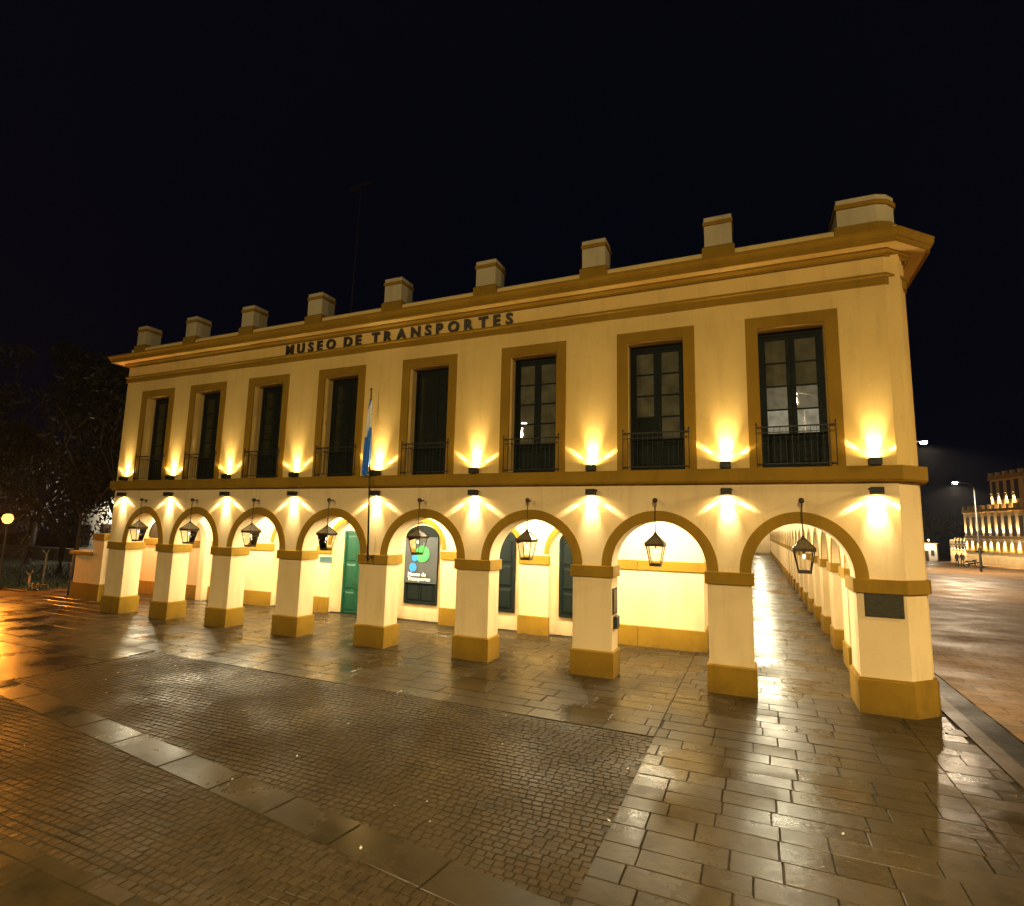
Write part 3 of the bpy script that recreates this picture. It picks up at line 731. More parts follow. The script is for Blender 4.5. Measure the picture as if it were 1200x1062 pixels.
pq = thing('bronze_plaque', 'dark bronze plaque on the chamfered corner pillar', 'plaque', (25.58, -0.002, 1.92))
b = MB(); b.cbox(-0.345, 0.345, -0.52 / 2, 0.52 / 2, 0, 0.03, 0.012); o = b.build('plate', M['bronze'], pq, (0, 0, 0.26)); o.rotation_euler = (R(90), 0, 0)
b = MB(); b.box(-0.31, 0.31, -0.037, -0.031, 0.03, 0.045); b.box(-0.31, 0.31, -0.037, -0.031, 0.475, 0.49); b.box(-0.31, -0.295, -0.037, -0.031, 0.045, 0.475); b.box(0.295, 0.31, -0.037, -0.031, 0.045, 0.475); b.build('rim', M['bronze'], pq)
b = MB()
for i in range(7):
    z = 0.11 + i * 0.045; ww = 0.20 + 0.05 * math.sin(i * 2.3); b.box(-ww, ww, -0.034, -0.0295, z, z + 0.013)
stuff(b.build('raised_line', M['bronze'], pq))
ts = thing('wall_plate', 'small teal plate on the gallery wall left of the green door', 'plate', (6.92, 4.30, 1.98))
b = MB(); b.cbox(-0.33, 0.33, -0.125, 0.125, 0, 0.025, 0.008); o = b.build('plate', M['tealsign'], ts, (0, 0, 0.12)); o.rotation_euler = (R(90), 0, 0)
b = MB(); b.box(-0.24, 0.24, -0.029, -0.024, 0.14, 0.165); b.box(-0.20, 0.20, -0.029, -0.024, 0.08, 0.10); b.build('engraved_line', M['bronze'], ts)
# dark notice frame and lower box on the right side face of the seventh pillar
xs = S[6] + HW[6]
nb_ = thing('notice_board', 'dark notice board on the inner side of a pillar facing the blank wall', 'notice board', (xs, 0.30, 1.15))
b = MB(); b.box(0.0, 0.03, -0.22, 0.22, 0.35, 0.98); b.build('frame', M['iron'], nb_)
b = MB(); b.box(0.031, 0.037, -0.18, 0.18, 0.39, 0.94); b.build('sheet', M['bronze'], nb_)
b = MB(); b.cbox(0.0, 0.10, -0.14, 0.14, 0.0, 0.30, 0.02); b.build('leaflet_box', M['steel'], nb_)

fp = thing('flagpole', 'thin brown flagpole clamped to the arcade between fourth and fifth arches', 'flagpole', (12.60, -0.26, 2.50))
b = MB(); b.tube([(0, 0, 0), (-0.08, -0.02, 2.3), (-0.20, -0.04, 5.2)], [0.030, 0.026, 0.018], 10); b.build('pole', M['rod'], fp, smooth=True)
b = MB(); b.lathe([(0.01, 0), (0.035, 0.02), (0.035, 0.05), (0.01, 0.09)], 10, (-0.20, -0.04, 5.2)); b.build('finial', M['rod'], fp, smooth=True)
for z, o_ in ((0.10, 0.0),):
    b = MB(); b.box(-0.05 + o_, 0.05 + o_, -0.05, 0.262, z, z + 0.05); b.build('bracket', M['rod'], fp)
fl = MB(); nu, nv = 30, 24
for j in range(nv + 1):
    for i in range(nu + 1):
        a = i / nu; t = j / nv
        zt = 7.45 - 0.10 * a; zb = 5.02 + 0.25 * abs(a - 0.35)
        zz = zt + (zb - zt) * t
        wd = 0.05 + 0.20 * t ** 0.6 - 0.06 * t ** 3
        ph = a * 15.0 + t * 2.1
        x = 12.43 - 0.05 * (7.4 - zz) * -0.2 + (a - 0.72) * wd * 1.5 + 0.02 * math.cos(ph)
        yv = -0.30 + 0.07 * math.sin(ph) * (0.25 + t)
        fl.v.append((x, yv, zz))
for j in range(nv):
    for i in range(nu):
        q = j * (nu + 1) + i; fl.f.append((q, q + 1, q + nu + 2, q + nu + 1))
        t = (j + 0.5) / nv; a = (i + 0.5) / nu
        s_ = t + 0.22 * (a - 0.5)
        fl.m.append(0 if s_ < 0.02 + 0.05 else (1 if s_ < 0.44 else 0))
        if a > 0.86: fl.m[-1] = 0
        if a > 0.84 and t > 0.9: fl.m[-1] = 1
tag(fl.build('flag', [M['flagblue'], M['flagwhite']], None, smooth=True, normals=False), 'limp sky blue and white national flag drooping from the pole', 'flag')

# ------------------------------------------------------------------ wall lights (nine pairs)
up_h = MB(); up_h.box(-0.115, 0.115, -0.235, -0.02, 0, 0.025); up_h.box(-0.115, 0.115, -0.235, -0.215, 0.025, 0.145); up_h.box(-0.115, 0.115, -0.04, -0.02, 0.025, 0.145)
up_h.box(-0.115, -0.10, -0.215, -0.04, 0.025, 0.145); up_h.box(0.10, 0.115, -0.215, -0.04, 0.025, 0.145)
h_me = up_h.mesh('housing', M['iron'])
b = MB(); b.box(-0.085, 0.085, -0.20, -0.055, 0.105, 0.115); lens_me = b.mesh('lens', M['lens'])
b = MB(); b.box(-0.14, 0.14, -0.05, 0.0, -0.012, 0.012); br_me = b.mesh('bracket', M['iron'])
def add_lights(root, sgn, e=1.0):
    # sgn +1 up, -1 down (the lower lights hang upside down)
    jt = random.uniform(-2.5, 2.5); e *= random.uniform(0.78, 1.15); jx = random.uniform(-0.06, 0.06)
    def sp(nm, ang, watts, size, bl, y, tilt):
        # direction in the wall plane, at angle ang from vertical; tilt leans towards the wall
        d = Vector((math.sin(ang + jx), math.sin(tilt), math.cos(ang + jx)))
        o = light(nm, 'SPOT', root, (0, y, 0.16), watts * e, SCONCE_COL, 0.02, None, size, bl)
        o.rotation_euler = d.to_track_quat('-Z', 'Y').to_euler(); return o
    sp('beam', 0.0, SCONCE_W, R(54), 1.0, -0.125, R(22 + jt))
    sp('beam', R(58), WING_W * 0.22, R(15), 1.0, -0.125, R(14 + jt)); sp('beam', R(-58), WING_W * 0.22, R(15), 1.0, -0.125, R(14 + jt))
    if sgn > 0:
        o = light('soffit_beam', 'SPOT', root, (0, -0.20, 0.16), 130.0 * e, SPILL_COL, 0.03, None, R(64), 1.0); o.rotation_euler = Vector((0, -0.05, 1)).to_track_quat('-Z', 'Y').to_euler()
    light('spill', 'SPOT', root, (0, -0.17, 0.16), SPILL_W * e, SPILL_COL, 0.03, (R(180 - 12), 0, 0), R(165), 0.6)
for k in range(9):
    x = S[k] if k < 8 else 25.57
    if k == 0: x = 0.42
    where = {0: 'at the left end of the facade', 8: 'near the chamfered right corner'}.get(k, 'between the %s and %s windows from the left' % (ORD[k - 1], ORD[k]))
    t = thing('wall_uplight', 'small black uplight on the ochre ledge, ' + where, 'wall light', (x, 0.0, ZB1 + 0.012), 0, 'wall lights along the facade ledge')
    put('housing', h_me, t); put('lens', lens_me, t); add_lights(t, 1)
    where = {0: 'left of the first arch', 8: 'right of the last arch, near the corner'}.get(k, 'between the %s and %s arches from the left' % (ORD[k - 1], ORD[k]))
    t = thing('wall_downlight', 'small black downlight under the ochre ledge, ' + where, 'wall light', (x, 0.0, 4.60), 0, 'wall lights under the facade ledge')
    t.rotation_euler = (0, math.pi, 0)
    put('housing', h_me, t); put('lens', lens_me, t); put('bracket', br_me, t, (0, 0, 0.03)); add_lights(t, -1)

# ------------------------------------------------------------------ hanging lanterns
def lantern():
    root = thing('hanging_lantern', '', 'lantern', (0, 0, 0), 0, 'lanterns hanging in the arcade arches')
    b = MB(); b.lathe([(0.01, -0.06), (0.05, -0.045), (0.062, 0), (0.05, 0.045), (0.01, 0.06)], 14, (0, -0.22, 4.31)); b.tube([(0, 0.01, 4.31), (0, -0.20, 4.31)], 0.018, 8)
    put('wall_bracket', b.mesh('wall_bracket', M['rod'], True), root)
    b = MB(); b.tube([(0, -0.22, 4.27), (0, -0.22, 3.52)], 0.012, 8); put('rod', b.mesh('rod', M['rod']), root)
    zc, zt, zb = 3.50, 3.27, 2.77; y0 = -0.22; a, c = 0.20, 0.115
    b = MB()
    # roof: square ridges on a low pyramid with a finial
    b.lathe([(0.010, 0.06), (0.03, 0.04), (0.035, 0.02), (0.05, 0.0), (0.06, -0.02)], 12, (0, y0, zc))
    put('cap', b.mesh('cap', M['rod'], True), root)
    b = MB()
    e = a * 1.12
    for sx in (-1, 1):
        for sy in (-1, 1): b.tube([(sx * 0.035, y0 + sy * 0.035, zc - 0.01), (sx * e * 0.62, y0 + sy * e * 0.62, zt + 0.10), (sx * e, y0 + sy * e, zt + 0.01)], 0.011, 6)
    for (w0, z0, z1) in ((e, zt - 0.055, zt + 0.012),):
        b.box(-w0, w0, y0 - w0, y0 - w0 + 0.02, z0, z1); b.box(-w0, w0, y0 + w0 - 0.02, y0 + w0, z0, z1); b.box(-w0, -w0 + 0.02, y0 - w0 + 0.02, y0 + w0 - 0.02, z0, z1); b.box(w0 - 0.02, w0, y0 - w0 + 0.02, y0 + w0 - 0.02, z0, z1)
    w0 = c + 0.012
    b.box(-w0, w0, y0 - w0, y0 + w0, zb - 0.02, zb + 0.015)
    b.box(-w0, w0, y0 - w0, y0 - w0 + 0.016, zb + 0.015, zb + 0.045); b.box(-w0, w0, y0 + w0 - 0.016, y0 + w0, zb + 0.015, zb + 0.045); b.box(-w0, -w0 + 0.016, y0 - w0 + 0.016, y0 + w0 - 0.016, zb + 0.015, zb + 0.045); b.box(w0 - 0.016, w0, y0 - w0 + 0.016, y0 + w0 - 0.016, zb + 0.015, zb + 0.045)
    for sx in (-1, 1):
        for sy in (-1, 1): b.tube([(sx * c, y0 + sy * c, zb), (sx * a, y0 + sy * a, zt)], 0.0125, 6)
    put('frame', b.mesh('frame', M['rod']), root)
    for ang in range(4):
        b = MB(); q = Matrix.Rotation(ang * math.pi / 2, 3, 'Z')
        vs = [q @ Vector((sx * s, -s, 0)) + Vector((0, y0, z)) for (sx, s, z) in ((-1, c, zb + 0.01), (1, c, zb + 0.01), (1, a, zt), (-1, a, zt))]
        b.add(vs, [(0, 1, 2, 3)]); put('glass_pane', b.mesh('glass_pane', M['lampglass'], normals=False), root)
        b = MB(); e2 = e * 0.98
        vs = [q @ Vector((sx * s, -s, 0)) + Vector((0, y0, z)) for (sx, s, z) in ((-1, e2, zt + 0.012), (1, e2, zt + 0.012), (1, e * 0.60, zt + 0.105), (-1, e * 0.60, zt + 0.105))]
        vs += [q @ Vector((sx * 0.04, -0.04, 0)) + Vector((0, y0, zc - 0.015)) for sx in (1, -1)]
        b.add(vs, [(0, 1, 2, 3), (3, 2, 4, 5)]); put('roof_plate', b.mesh('roof_plate', ROOFMAT), root)
    b = MB(); b.tube([(0, y0, zt - 0.02), (0, y0, zt - 0.12)], 0.016, 8); put('socket', b.mesh('socket', M['rod']), root)
    b = MB(); b.lathe([(0.006, -0.21), (0.028, -0.19), (0.034, -0.165), (0.026, -0.13), (0.012, -0.11)], 12, (0, y0, zt)); put('bulb', b.mesh('bulb', M['bulb'], True), root)
    return root
ROOFMAT = simple('aged_copper_sheet', (0.16, 0.12, 0.055), 0.5, metal=0.2, noise=0.5, nscale=18)
LX = [1.84, 4.66, 7.70, 10.95, 14.30, 17.68, 21.00, 24.14]
lroot = lantern()
lnames = ['nearest the left end of the arcade, in the narrowest arch', 'in the second arch from the left', 'in the third arch from the left', 'in the arch beside the green door and the flagpole',
          'in front of the dark banner with green and blue discs', 'in the sixth arch from the left, between two shuttered windows', 'in front of the blank lit gallery wall', 'in the large right arch opening on the long side gallery']
for k, x in enumerate(LX):
    t = lroot if k == 0 else copy_tree(lroot)
    t.location = (x, 0, 0); t['label'] = 'black glazed lantern hanging ' + lnames[k]

# ------------------------------------------------------------------ gallery ceiling lamps (they light the arcade)
gb = MB(); gb.lathe([(0.11, 0.0), (0.11, -0.04), (0.05, -0.06)], 16); gbm = gb.mesh('ceiling_rose', M['rod'], True)
gg = MB(); gg.lathe([(0.05, -0.06), (0.12, -0.10), (0.14, -0.16), (0.12, -0.22), (0.04, -0.26)], 16); ggm = gg.mesh('globe', M['galleryglobe'], True)
glamps = [(x, 2.45) for x in (-3.6, 1.8, 4.9, 8.0, 11.2, 14.4, 17.6, 20.4)] + [(23.5, 2.6)] + [(23.5, 6.2 + 4.0 * j) for j in range(10)] + [(23.5, 47 + 6.5 * j) for j in range(8)]
for i, (x, y) in enumerate(glamps):
    t = thing('gallery_lamp', 'white ceiling globe lamp inside the arcade gallery', 'lamp', (x, y, ZC - 0.002), 0, 'globe lamps along the gallery ceiling')
    if x < -1: t['label'] = 'white globe lamp on the wall beyond the left end of the arcade'; t.location = (x, 4.1, 4.2)
    if 0 < i < 9: t['label'] = 'white ceiling globe lamp behind the %s arch from the left' % ORD[i - 1]
    if i > 8: t['label'] = 'white ceiling globe lamp far along the side gallery'
    put('ceiling_rose', gbm, t); put('globe', ggm, t)
    light('glow', 'POINT', t, (0, 0 if x > -1 else -0.3, -0.34), GALLERY_W * (0.6 if y == 2.6 else 0.40 if y > 4.15 else 0.8 if x < -1 else 1.1), GALLERY_COL, 0.10)
# ------------------------------------------------------------------ things at the left end
gw = thing('garden_wall', 'low cream garden wall with ochre base at the left of the museum', 'wall', (-4.4, 1.5, 0))
b = MB(); b.box(-0.62, 0.66, 0, 0.42, 0, 1.95); b.build('wall_body', M['cream'], gw)
b = MB(); b.cbox(-1.0, 0.66, -0.08, 0.5, 1.95, 2.09, 0.02); b.build('coping', M['ochre'], gw)
b = MB(); b.box(-0.66, 0.66, -0.04, 0.46, -0.1, 0.72); b.build('plinth', M['ochre'], gw)
gp = thing('gate_pier', 'tall cream gate pier with ochre cap beside the garden wall', 'pier', (-3.35, 1.45, 0))
b = MB(); b.box(-0.36, 0.36, 0, 0.62, 0, 2.62); b.build('pier_shaft', M['cream'], gp)
b = MB(); b.cbox(-0.42, 0.42, -0.06, 0.68, 2.62, 2.90, 0.02); b.build('cap', M['ochre'], gp)
b = MB(); b.box(-0.40, 0.40, -0.04, 0.66, -0.1, 0.72); b.build('plinth', M['ochre'], gp)
gt = thing('iron_gate', 'dark closed gate between the pier and the left museum pillar', 'gate', (-2.95, 1.75, 0))
b = MB(); b.box(0, 0.07, 0, 0.07, 0, 3.15); b.box(1.34, 1.41, 0, 0.07, 0, 3.15); b.box(0.07, 1.34, 0.01, 0.06, 0.05, 0.13); b.box(0.07, 1.34, 0.01, 0.06, 3.02, 3.10); b.build('frame', M['rod'], gt)
for i in range(8):
    b = MB() if i == 0 else b
    if i == 0: b.box(0, 0.150, 0.02, 0.05, 0.132, 3.018); pk = b.mesh('board', M['cabdark'])
    put('board', pk, gt, (0.08 + i * 0.157, 0, 0))

def person(name, label, loc, rz, group=None, coat='cloth', pose=0.0):
    j = [(0, 0, 0.93), (0, 0.0, 1.15), (0, 0.0, 1.38), (0, 0.01, 1.50), (0, 0.02, 1.62), (0, 0.02, 1.72),
         (-0.19, 0, 1.40), (-0.25, 0.02, 1.13), (-0.23, 0.08, 0.88), (0.19, 0, 1.40), (0.25, 0.0, 1.13), (0.24, 0.10, 0.90),
         (-0.10, 0, 0.88), (-0.11, 0.02 + pose, 0.50), (-0.12, -0.02 + pose, 0.08), (-0.12, 0.13 + pose, 0.03),
         (0.10, 0, 0.88), (0.11, 0.02 - pose, 0.50), (0.12, -0.02 - pose, 0.08), (0.12, 0.13 - pose, 0.03)]
    e = [(0, 1), (1, 2), (2, 3), (3, 4), (4, 5), (2, 6), (6, 7), (7, 8), (2, 9), (9, 10), (10, 11), (0, 12), (12, 13), (13, 14), (14, 15), (0, 16), (16, 17), (17, 18), (18, 19)]
    rad = [0.16, 0.15, 0.16, 0.06, 0.10, 0.09, 0.075, 0.055, 0.04, 0.075, 0.055, 0.04, 0.095, 0.07, 0.05, 0.04, 0.095, 0.07, 0.05, 0.04]
    me = bpy.data.meshes.new(name); me.from_pydata(j, e, []); o = bpy.data.objects.new(name, me); COL.objects.link(o)
    md = o.modifiers.new('skin', 'SKIN'); sub = o.modifiers.new('sub', 'SUBSURF'); sub.levels = 1; sub.render_levels = 1
    for i, r_ in enumerate(rad): me.skin_vertices[0].data[i].radius = (r_, r_ * 0.8)
    me.skin_vertices[0].data[0].use_root = True
    dg = bpy.context.evaluated_depsgraph_get(); dg.update(); me2 = bpy.data.meshes.new_from_object(o.evaluated_get(dg)); bpy.data.objects.remove(o)
    me2.materials.clear(); me2.materials.append(M[coat]); me2.materials.append(M['skin'])
    for pl_ in me2.polygons: pl_.use_smooth = True; pl_.material_index = 1 if 1.52 < pl_.center.z < 1.70 and pl_.center.y > 0.0 else 0
    me2.name = name
    o = put(name, me2, None, loc, (0, 0, rz)); return tag(o, label, 'person', group)

# trees -------------------------------------------------------------
def tree(name, label, loc, height, crown_r, n_leaf, leaf, seed, trunk_h=2.2, group='dark trees in the garden', mat='leaf', flat=0.75, bark='bark', trunk_r=0.16, lean=0.0):
    rnd = random.Random(seed); root = thing(name, label, 'tree', loc, 0, group)
    tb = MB(); tips = []
    def grow_b(p, d, ln, r, depth):
        pts = [p]; q = p.copy(); dd = d.copy()
        for i in range(3):
            dd = (dd + Vector((rnd.uniform(-.18, .18), rnd.uniform(-.18, .18), rnd.uniform(-.05, .12)))).normalized(); q = q + dd * ln / 3; pts.append(q.copy())
        tb.tube(pts, [r, r * 0.85, r * 0.72, r * 0.58], 6 if depth < 2 else 4)
        if depth >= 1: tips.append((q.copy(), depth)); tips.append((pts[2].copy(), depth))
        if depth < 4:
            for i in range(2 if depth else 3):
                a = rnd.uniform(0, 6.28); side = Vector((math.cos(a), math.sin(a), 0)); nd = (dd * 0.75 + side * rnd.uniform(0.5, 0.9) + Vector((0, 0, 0.15))).normalized()
                grow_b(q, nd, ln * rnd.uniform(0.62, 0.82), r * 0.58, depth + 1)
    k = (height - trunk_h)
    grow_b(Vector((0, 0, -0.05)), Vector((lean, 0, 1)).normalized(), trunk_h, trunk_r, 0) if False else None
    tb.tube([(0, 0, -0.05), (lean * trunk_h * 0.4, 0, trunk_h * 0.5), (lean * trunk_h, 0.03, trunk_h)], [trunk_r * 1.15, trunk_r * 0.9, trunk_r * 0.8], 9)
    base = Vector((lean * trunk_h, 0.03, trunk_h - 0.05))
    for i in range(4):
        a = i * 1.57 + rnd.uniform(-.5, .5); d = Vector((math.cos(a) * 0.6, math.sin(a) * 0.6, 1.0)).normalized()
        grow_b(base, d, k * 0.36, trunk_r * 0.6, 1)
    tb.build('trunk', M[bark], root, smooth=True, normals=False)
    cb = MB(); c0 = Vector((lean * trunk_h, 0, trunk_h + k * 0.5))
    lobes = [(Vector((rnd.gauss(0, .5) * crown_r, rnd.gauss(0, .5) * crown_r, rnd.uniform(-0.48, 0.42) * k)) + c0, rnd.uniform(0.22, 0.45) * crown_r) for _ in range(16)]
    lobes += [(t, rnd.uniform(0.14, 0.26) * crown_r) for t, dp in tips if dp >= 2][:60]
    for i in range(n_leaf):
        c, r_ = rnd.choice(lobes)
        d = Vector((rnd.gauss(0, 1), rnd.gauss(0, 1), rnd.gauss(0, 1))).normalized() * r_ * rnd.random() ** 0.35
        p = c + Vector((d.x, d.y, d.z * flat))
        if p.z < trunk_h * 0.75: continue
        a = Vector((rnd.gauss(0, 1), rnd.gauss(0, 1), rnd.gauss(0, .6))).normalized(); bb = a.orthogonal().normalized()
        bb = (Matrix.Rotation(rnd.uniform(0, 6.28), 3, a) @ bb); s_ = leaf * rnd.uniform(0.6, 1.3); cc = a.cross(bb)
        cb.add([p - bb * s_, p + cc * s_ * 0.38, p + bb * s_, p - cc * s_ * 0.38], [(0, 1, 2, 3)])
    cb.build('crown', M[mat], root, normals=False)
    return root
tree('garden_tree', 'dark tree with a forked trunk standing on the lawn left of the garden wall', (-18.6, 8.0, 0), 8.5, 4.2, 11000, 0.15, 3, trunk_h=2.0, trunk_r=0.20)
tree('garden_tree', 'tall dark tree rising highest above the orange street lamp', (-27.5, 10.5, 0), 18.5, 5.5, 11000, 0.24, 5, trunk_h=3.2, trunk_r=0.30)
tree('garden_tree', 'dark leafy tree overhanging the gate beside the museum corner', (-17.0, 11.0, 0), 14.0, 4.6, 12000, 0.20, 8, trunk_h=3.0, trunk_r=0.26)
tree('garden_tree', 'dark bushy tree behind the orange street lamp at the picture edge', (-29.0, 5.5, 0), 12.5, 5.0, 9000, 0.22, 11, trunk_h=2.6, trunk_r=0.24)
tree('garden_tree', 'dark spreading tree at the back of the garden with bare pale branches', (-25.0, 15.0, 0), 15.5, 5.5, 9000, 0.24, 14, trunk_h=3.4, trunk_r=0.28, bark='palebark')
# bare branches of a leafless tree
lb = thing('bare_tree', 'leafless tree with pale thin branches in front of the dark foliage', 'tree', (-15.6, 7.2, 0), 0, 'dark trees in the garden')
rnd = random.Random(21); b = MB()
def bare(p, d, ln, r_, dep):
    pts = [p]; q = p.copy(); dd = d.copy()
    for i in range(4):
        dd = (dd + Vector((rnd.uniform(-.22, .22), rnd.uniform(-.2, .2), rnd.uniform(-.08, .16)))).normalized(); q = q + dd * ln / 4; pts.append(q.copy())
    b.tube(pts, [r_, r_ * .88, r_ * .76, r_ * .66, r_ * .55], 5)
    if dep < 4:
        for i in range(2):
            a = rnd.uniform(0, 6.28); nd = (dd + Vector((math.cos(a), math.sin(a), 0.1)) * rnd.uniform(.5, .9)).normalized(); bare(q, nd, ln * rnd.uniform(.6, .8), r_ * .55, dep + 1)
b.tube([(0, 0, -0.05), (0.05, 0, 1.6), (0, 0.05, 3.6)], [0.15, 0.12, 0.10], 8)
for i in range(3):
    a = i * 2.1 + 2.6; bare(Vector((0, 0.05, 3.5)), Vector((math.cos(a) * 0.75, math.sin(a) * 0.5, 0.9)).normalized(), 2.9, 0.065, 1)
b.build('trunk', M['palebark'], lb, smooth=True, normals=False)

# saplings and stakes
def stake(name, label, x, y, h, r_, mat, lean=0.0, leaves=0, seed=1, cat='stake'):
    t = thing(name, label, cat, (x, y, -0.03), 0)
    b = MB(); b.tube([(0, 0, 0), (lean * 0.5, 0, h * 0.5), (lean, 0.01, h)], [r_, r_ * 0.9, r_ * 0.8], 7); b.build('trunk' if cat == 'tree' else 'post', M[mat], t, smooth=True)
    rn = random.Random(seed)
    if cat == 'tree':
        for i in range(3):
            b = MB(); a = i * 2.1; b.tube([(lean, 0, h * 0.97), (lean + 0.18 * math.cos(a), 0.18 * math.sin(a), h + 0.18)], [r_ * .6, r_ * .4], 5); b.build('branch', M[mat], t)
        cb = MB()
        for i in range(leaves):
            p = Vector((lean + rn.gauss(0, .22), rn.gauss(0, .22), h + rn.gauss(0.25, .35))); a = Vector((rn.gauss(0, 1), rn.gauss(0, 1), rn.gauss(0, 1))).normalized(); bb = a.orthogonal().normalized() * 0.06; cc = a.cross(bb) * 0.5
            cb.add([p - bb, p + cc, p + bb, p - cc], [(0, 1, 2, 3)])
        if leaves: cb.build('crown', M['leaf'], t, normals=False)
    return t
stake('wooden_stake', 'dark upright stake standing on the pavement edge by the garden wall', -6.1, 1.95, 1.9, 0.045, 'bark', 0.06)
stake('young_tree', 'pruned pale young tree with knobbly top on the lawn', -10.96, 3.3, 1.72, 0.065, 'palebark', 0.05, 0, cat='tree')
stake('tree_stump', 'short pale crooked trunk stub beside a small dark bush', -9.6, 2.1, 0.75, 0.06, 'palebark', -0.10, 0, cat='tree')
stake('young_tree', 'thin leafy sapling under the orange street lamp', -11.6, 2.6, 2.0, 0.04, 'bark', 0.0, 160, 4, cat='tree')
bs = thing('bush', 'small dark bush beside the short pale stump', 'bush', (-9.25, 2.35, -0.03)); cb = MB(); rn = random.Random(5)
for i in range(260):
    p = Vector((rn.gauss(0, .16), rn.gauss(0, .16), abs(rn.gauss(0.15, .12)))); a = Vector((rn.gauss(0, 1), rn.gauss(0, 1), rn.gauss(0, 1))).normalized(); bb = a.orthogonal().normalized() * 0.06; cc = a.cross(bb) * 0.5
    cb.add([p - bb, p + cc, p + bb, p - cc], [(0, 1, 2, 3)])
cb.build('foliage', M['leaf'], bs, normals=False)

# pale building behind the trees, floodlit by its own wall lamp
wb = thing('white_building', 'small white lit building glimpsed through the trees behind the garden wall', 'building', (-27.8, 16.0, 0))
b = MB(); b.box(-4.2, 4.2, 0, 5, 0, 5.2); b.build('wall', M['white'], wb)
b = MB(); b.cbox(-4.4, 4.4, -0.2, 5.2, 5.2, 5.45, 0.05); b.build('roof', M['pathgrey'], wb)
b = MB(); b.box(-0.8, 0.9, -0.06, 0.02, 0, 3.1); b.build('door', M['cabdark'], wb)
for x in (-2.8, 3.0):
    b = MB(); b.box(x - 0.6, x + 0.6, -0.05, 0.02, 1.2, 3.0); b.build('window', M['cabdark'], wb)
wl = thing('wall_floodlight', 'white floodlight on the pale building behind the trees', 'wall light', (-26.6, 15.0, 4.7))
b = MB(); b.box(-0.15, 0.15, -0.08, 0.08, -0.1, 0.1); b.build('housing', M['iron'], wl); b = MB(); b.box(-0.03, 0.03, 0.0, 1.0, -0.03, 0.03); b.build('arm', M['iron'], wl)
b = MB(); b.box(-0.12, 0.12, -0.06, 0.06, -0.135, -0.12); b.build('lens', M['led'], wl)
light('glow', 'POINT', wl, (0, 0.1, -0.35), 800, (1.0, 0.88, 0.66), 0.1)
lw = thing('park_wall', 'long low grey wall across the dark garden behind the trees', 'wall', (-34, 14.2, 0))
b = MB(); b.box(-26, 10.5, 0, 0.35, -0.1, 0.85); b.build('wall_body', M['pathgrey'], lw); b = MB(); b.box(-26, 10.5, -0.06, 0.41, 0.85, 0.97); b.build('coping', M['pathgrey'], lw)

# sodium street lamp at the left edge
sl = thing('street_lamp', 'orange glowing globe street lamp at the left edge of the pavement', 'street lamp', (-10.95, 1.45, 0))
b = MB(); b.lathe([(0.14, 0), (0.13, 0.12), (0.075, 0.2), (0.06, 0.9), (0.045, 1.0), (0.04, 3.05), (0.07, 3.12), (0.09, 3.2)], 14); b.build('post', M['iron'], sl, smooth=True)
b = MB(); b.lathe([(0.08, -0.24), (0.17, -0.17), (0.23, 0), (0.17, 0.17), (0.05, 0.24)], 18, (0, 0, 3.46)); b.build('globe', M['sodium'], sl, smooth=True)
b = MB(); b.lathe([(0.10, 0.2), (0.06, 0.27), (0.02, 0.33)], 12, (0, 0, 3.46)); b.build('cap', M['iron'], sl, smooth=True)
light('glow', 'SPOT', sl, (0.15, -0.45, 3.46), SODIUM_W, SODIUM_COL, 0.22, None, R(176), 0.35).rotation_euler = Vector((0.78, -0.56, -0.28)).to_track_quat('-Z', 'Y').to_euler()

# tall LED street lamps on the plaza
def led_lamp(label, base, hgt, arm, en, col=LED_COL, cone=R(164), hood=1.0, grp='tall plaza street lamps'):
    t = thing('led_street_lamp', label, 'street lamp', base, 0, grp)
    b = MB(); b.lathe([(0.12, 0), (0.10, 0.4), (0.075, 0.5), (0.05, hgt - 0.4)], 12); b.build('post', M['steel'], t, smooth=True)
    b = MB(); b.tube([(0, 0, hgt - 0.5), (arm[0] * 0.3, arm[1] * 0.3, hgt - 0.1), (arm[0], arm[1], hgt + 0.12)], 0.04, 8); b.build('arm', M['steel'], t, smooth=True)
    b = MB(); b.lathe([(0.26, 0.02), (0.24, 0.09), (0.10, 0.13), (0.05, 0.15)], 14, (arm[0], arm[1], hgt + 0.02)); b.build('hood', M['steel'], t, smooth=True)
    b = MB(); b.lathe([(0.05, -0.16), (0.17, -0.11), (0.23, 0.0), (0.22, 0.02)], 14, (arm[0], arm[1], hgt + 0.0)); b.build('lens', M['led'], t, smooth=True)
    light('glow', 'SPOT', t, (arm[0], arm[1], hgt - 0.20), en, col, 0.2, (0, 0, 0), cone, 0.35) if cone else light('glow', 'POINT', t, (arm[0], arm[1], hgt - 0.45), en, col, 0.2)
    if not cone: light('hood_glow', 'SPOT', t, (arm[0], arm[1], hgt - 0.30), HOOD_W * hood, col, 0.2, (0, 0, 0), R(179), 1.0)
    return t
led_lamp('white plaza street lamp whose head just clears the museum corner', (32.6, 34.4, 0), 10.4, (2.0, 0, 0), LED_W)
led_lamp('white plaza street lamp on a pole in front of the distant lit building', (45.1, 61.2, 0), 9.5, (-1.85, -0.8, 0), LED_W * 2.0)
led_lamp('tall street lamp standing behind the viewer, seen reflected in a window', (26.2, -18.2, 0), 10.9, (-1.3, 0, 0), PLAZA_W, PLAZA_COL, None)
led_lamp('street lamp standing on the pavement left of the viewer, out of the picture', (7.0, -20.5, 0), 10.9, (1.3, 0, 0), PLAZA_W * 0.9, PLAZA_COL, None, hood=0.5)
led_lamp('street lamp out on the plaza to the right of the museum corner', (40.5, -3.0, 0), 10.0, (-1.6, 0, 0), PLAZA_W * 0.6, PLAZA_COL, None, hood=0.8)

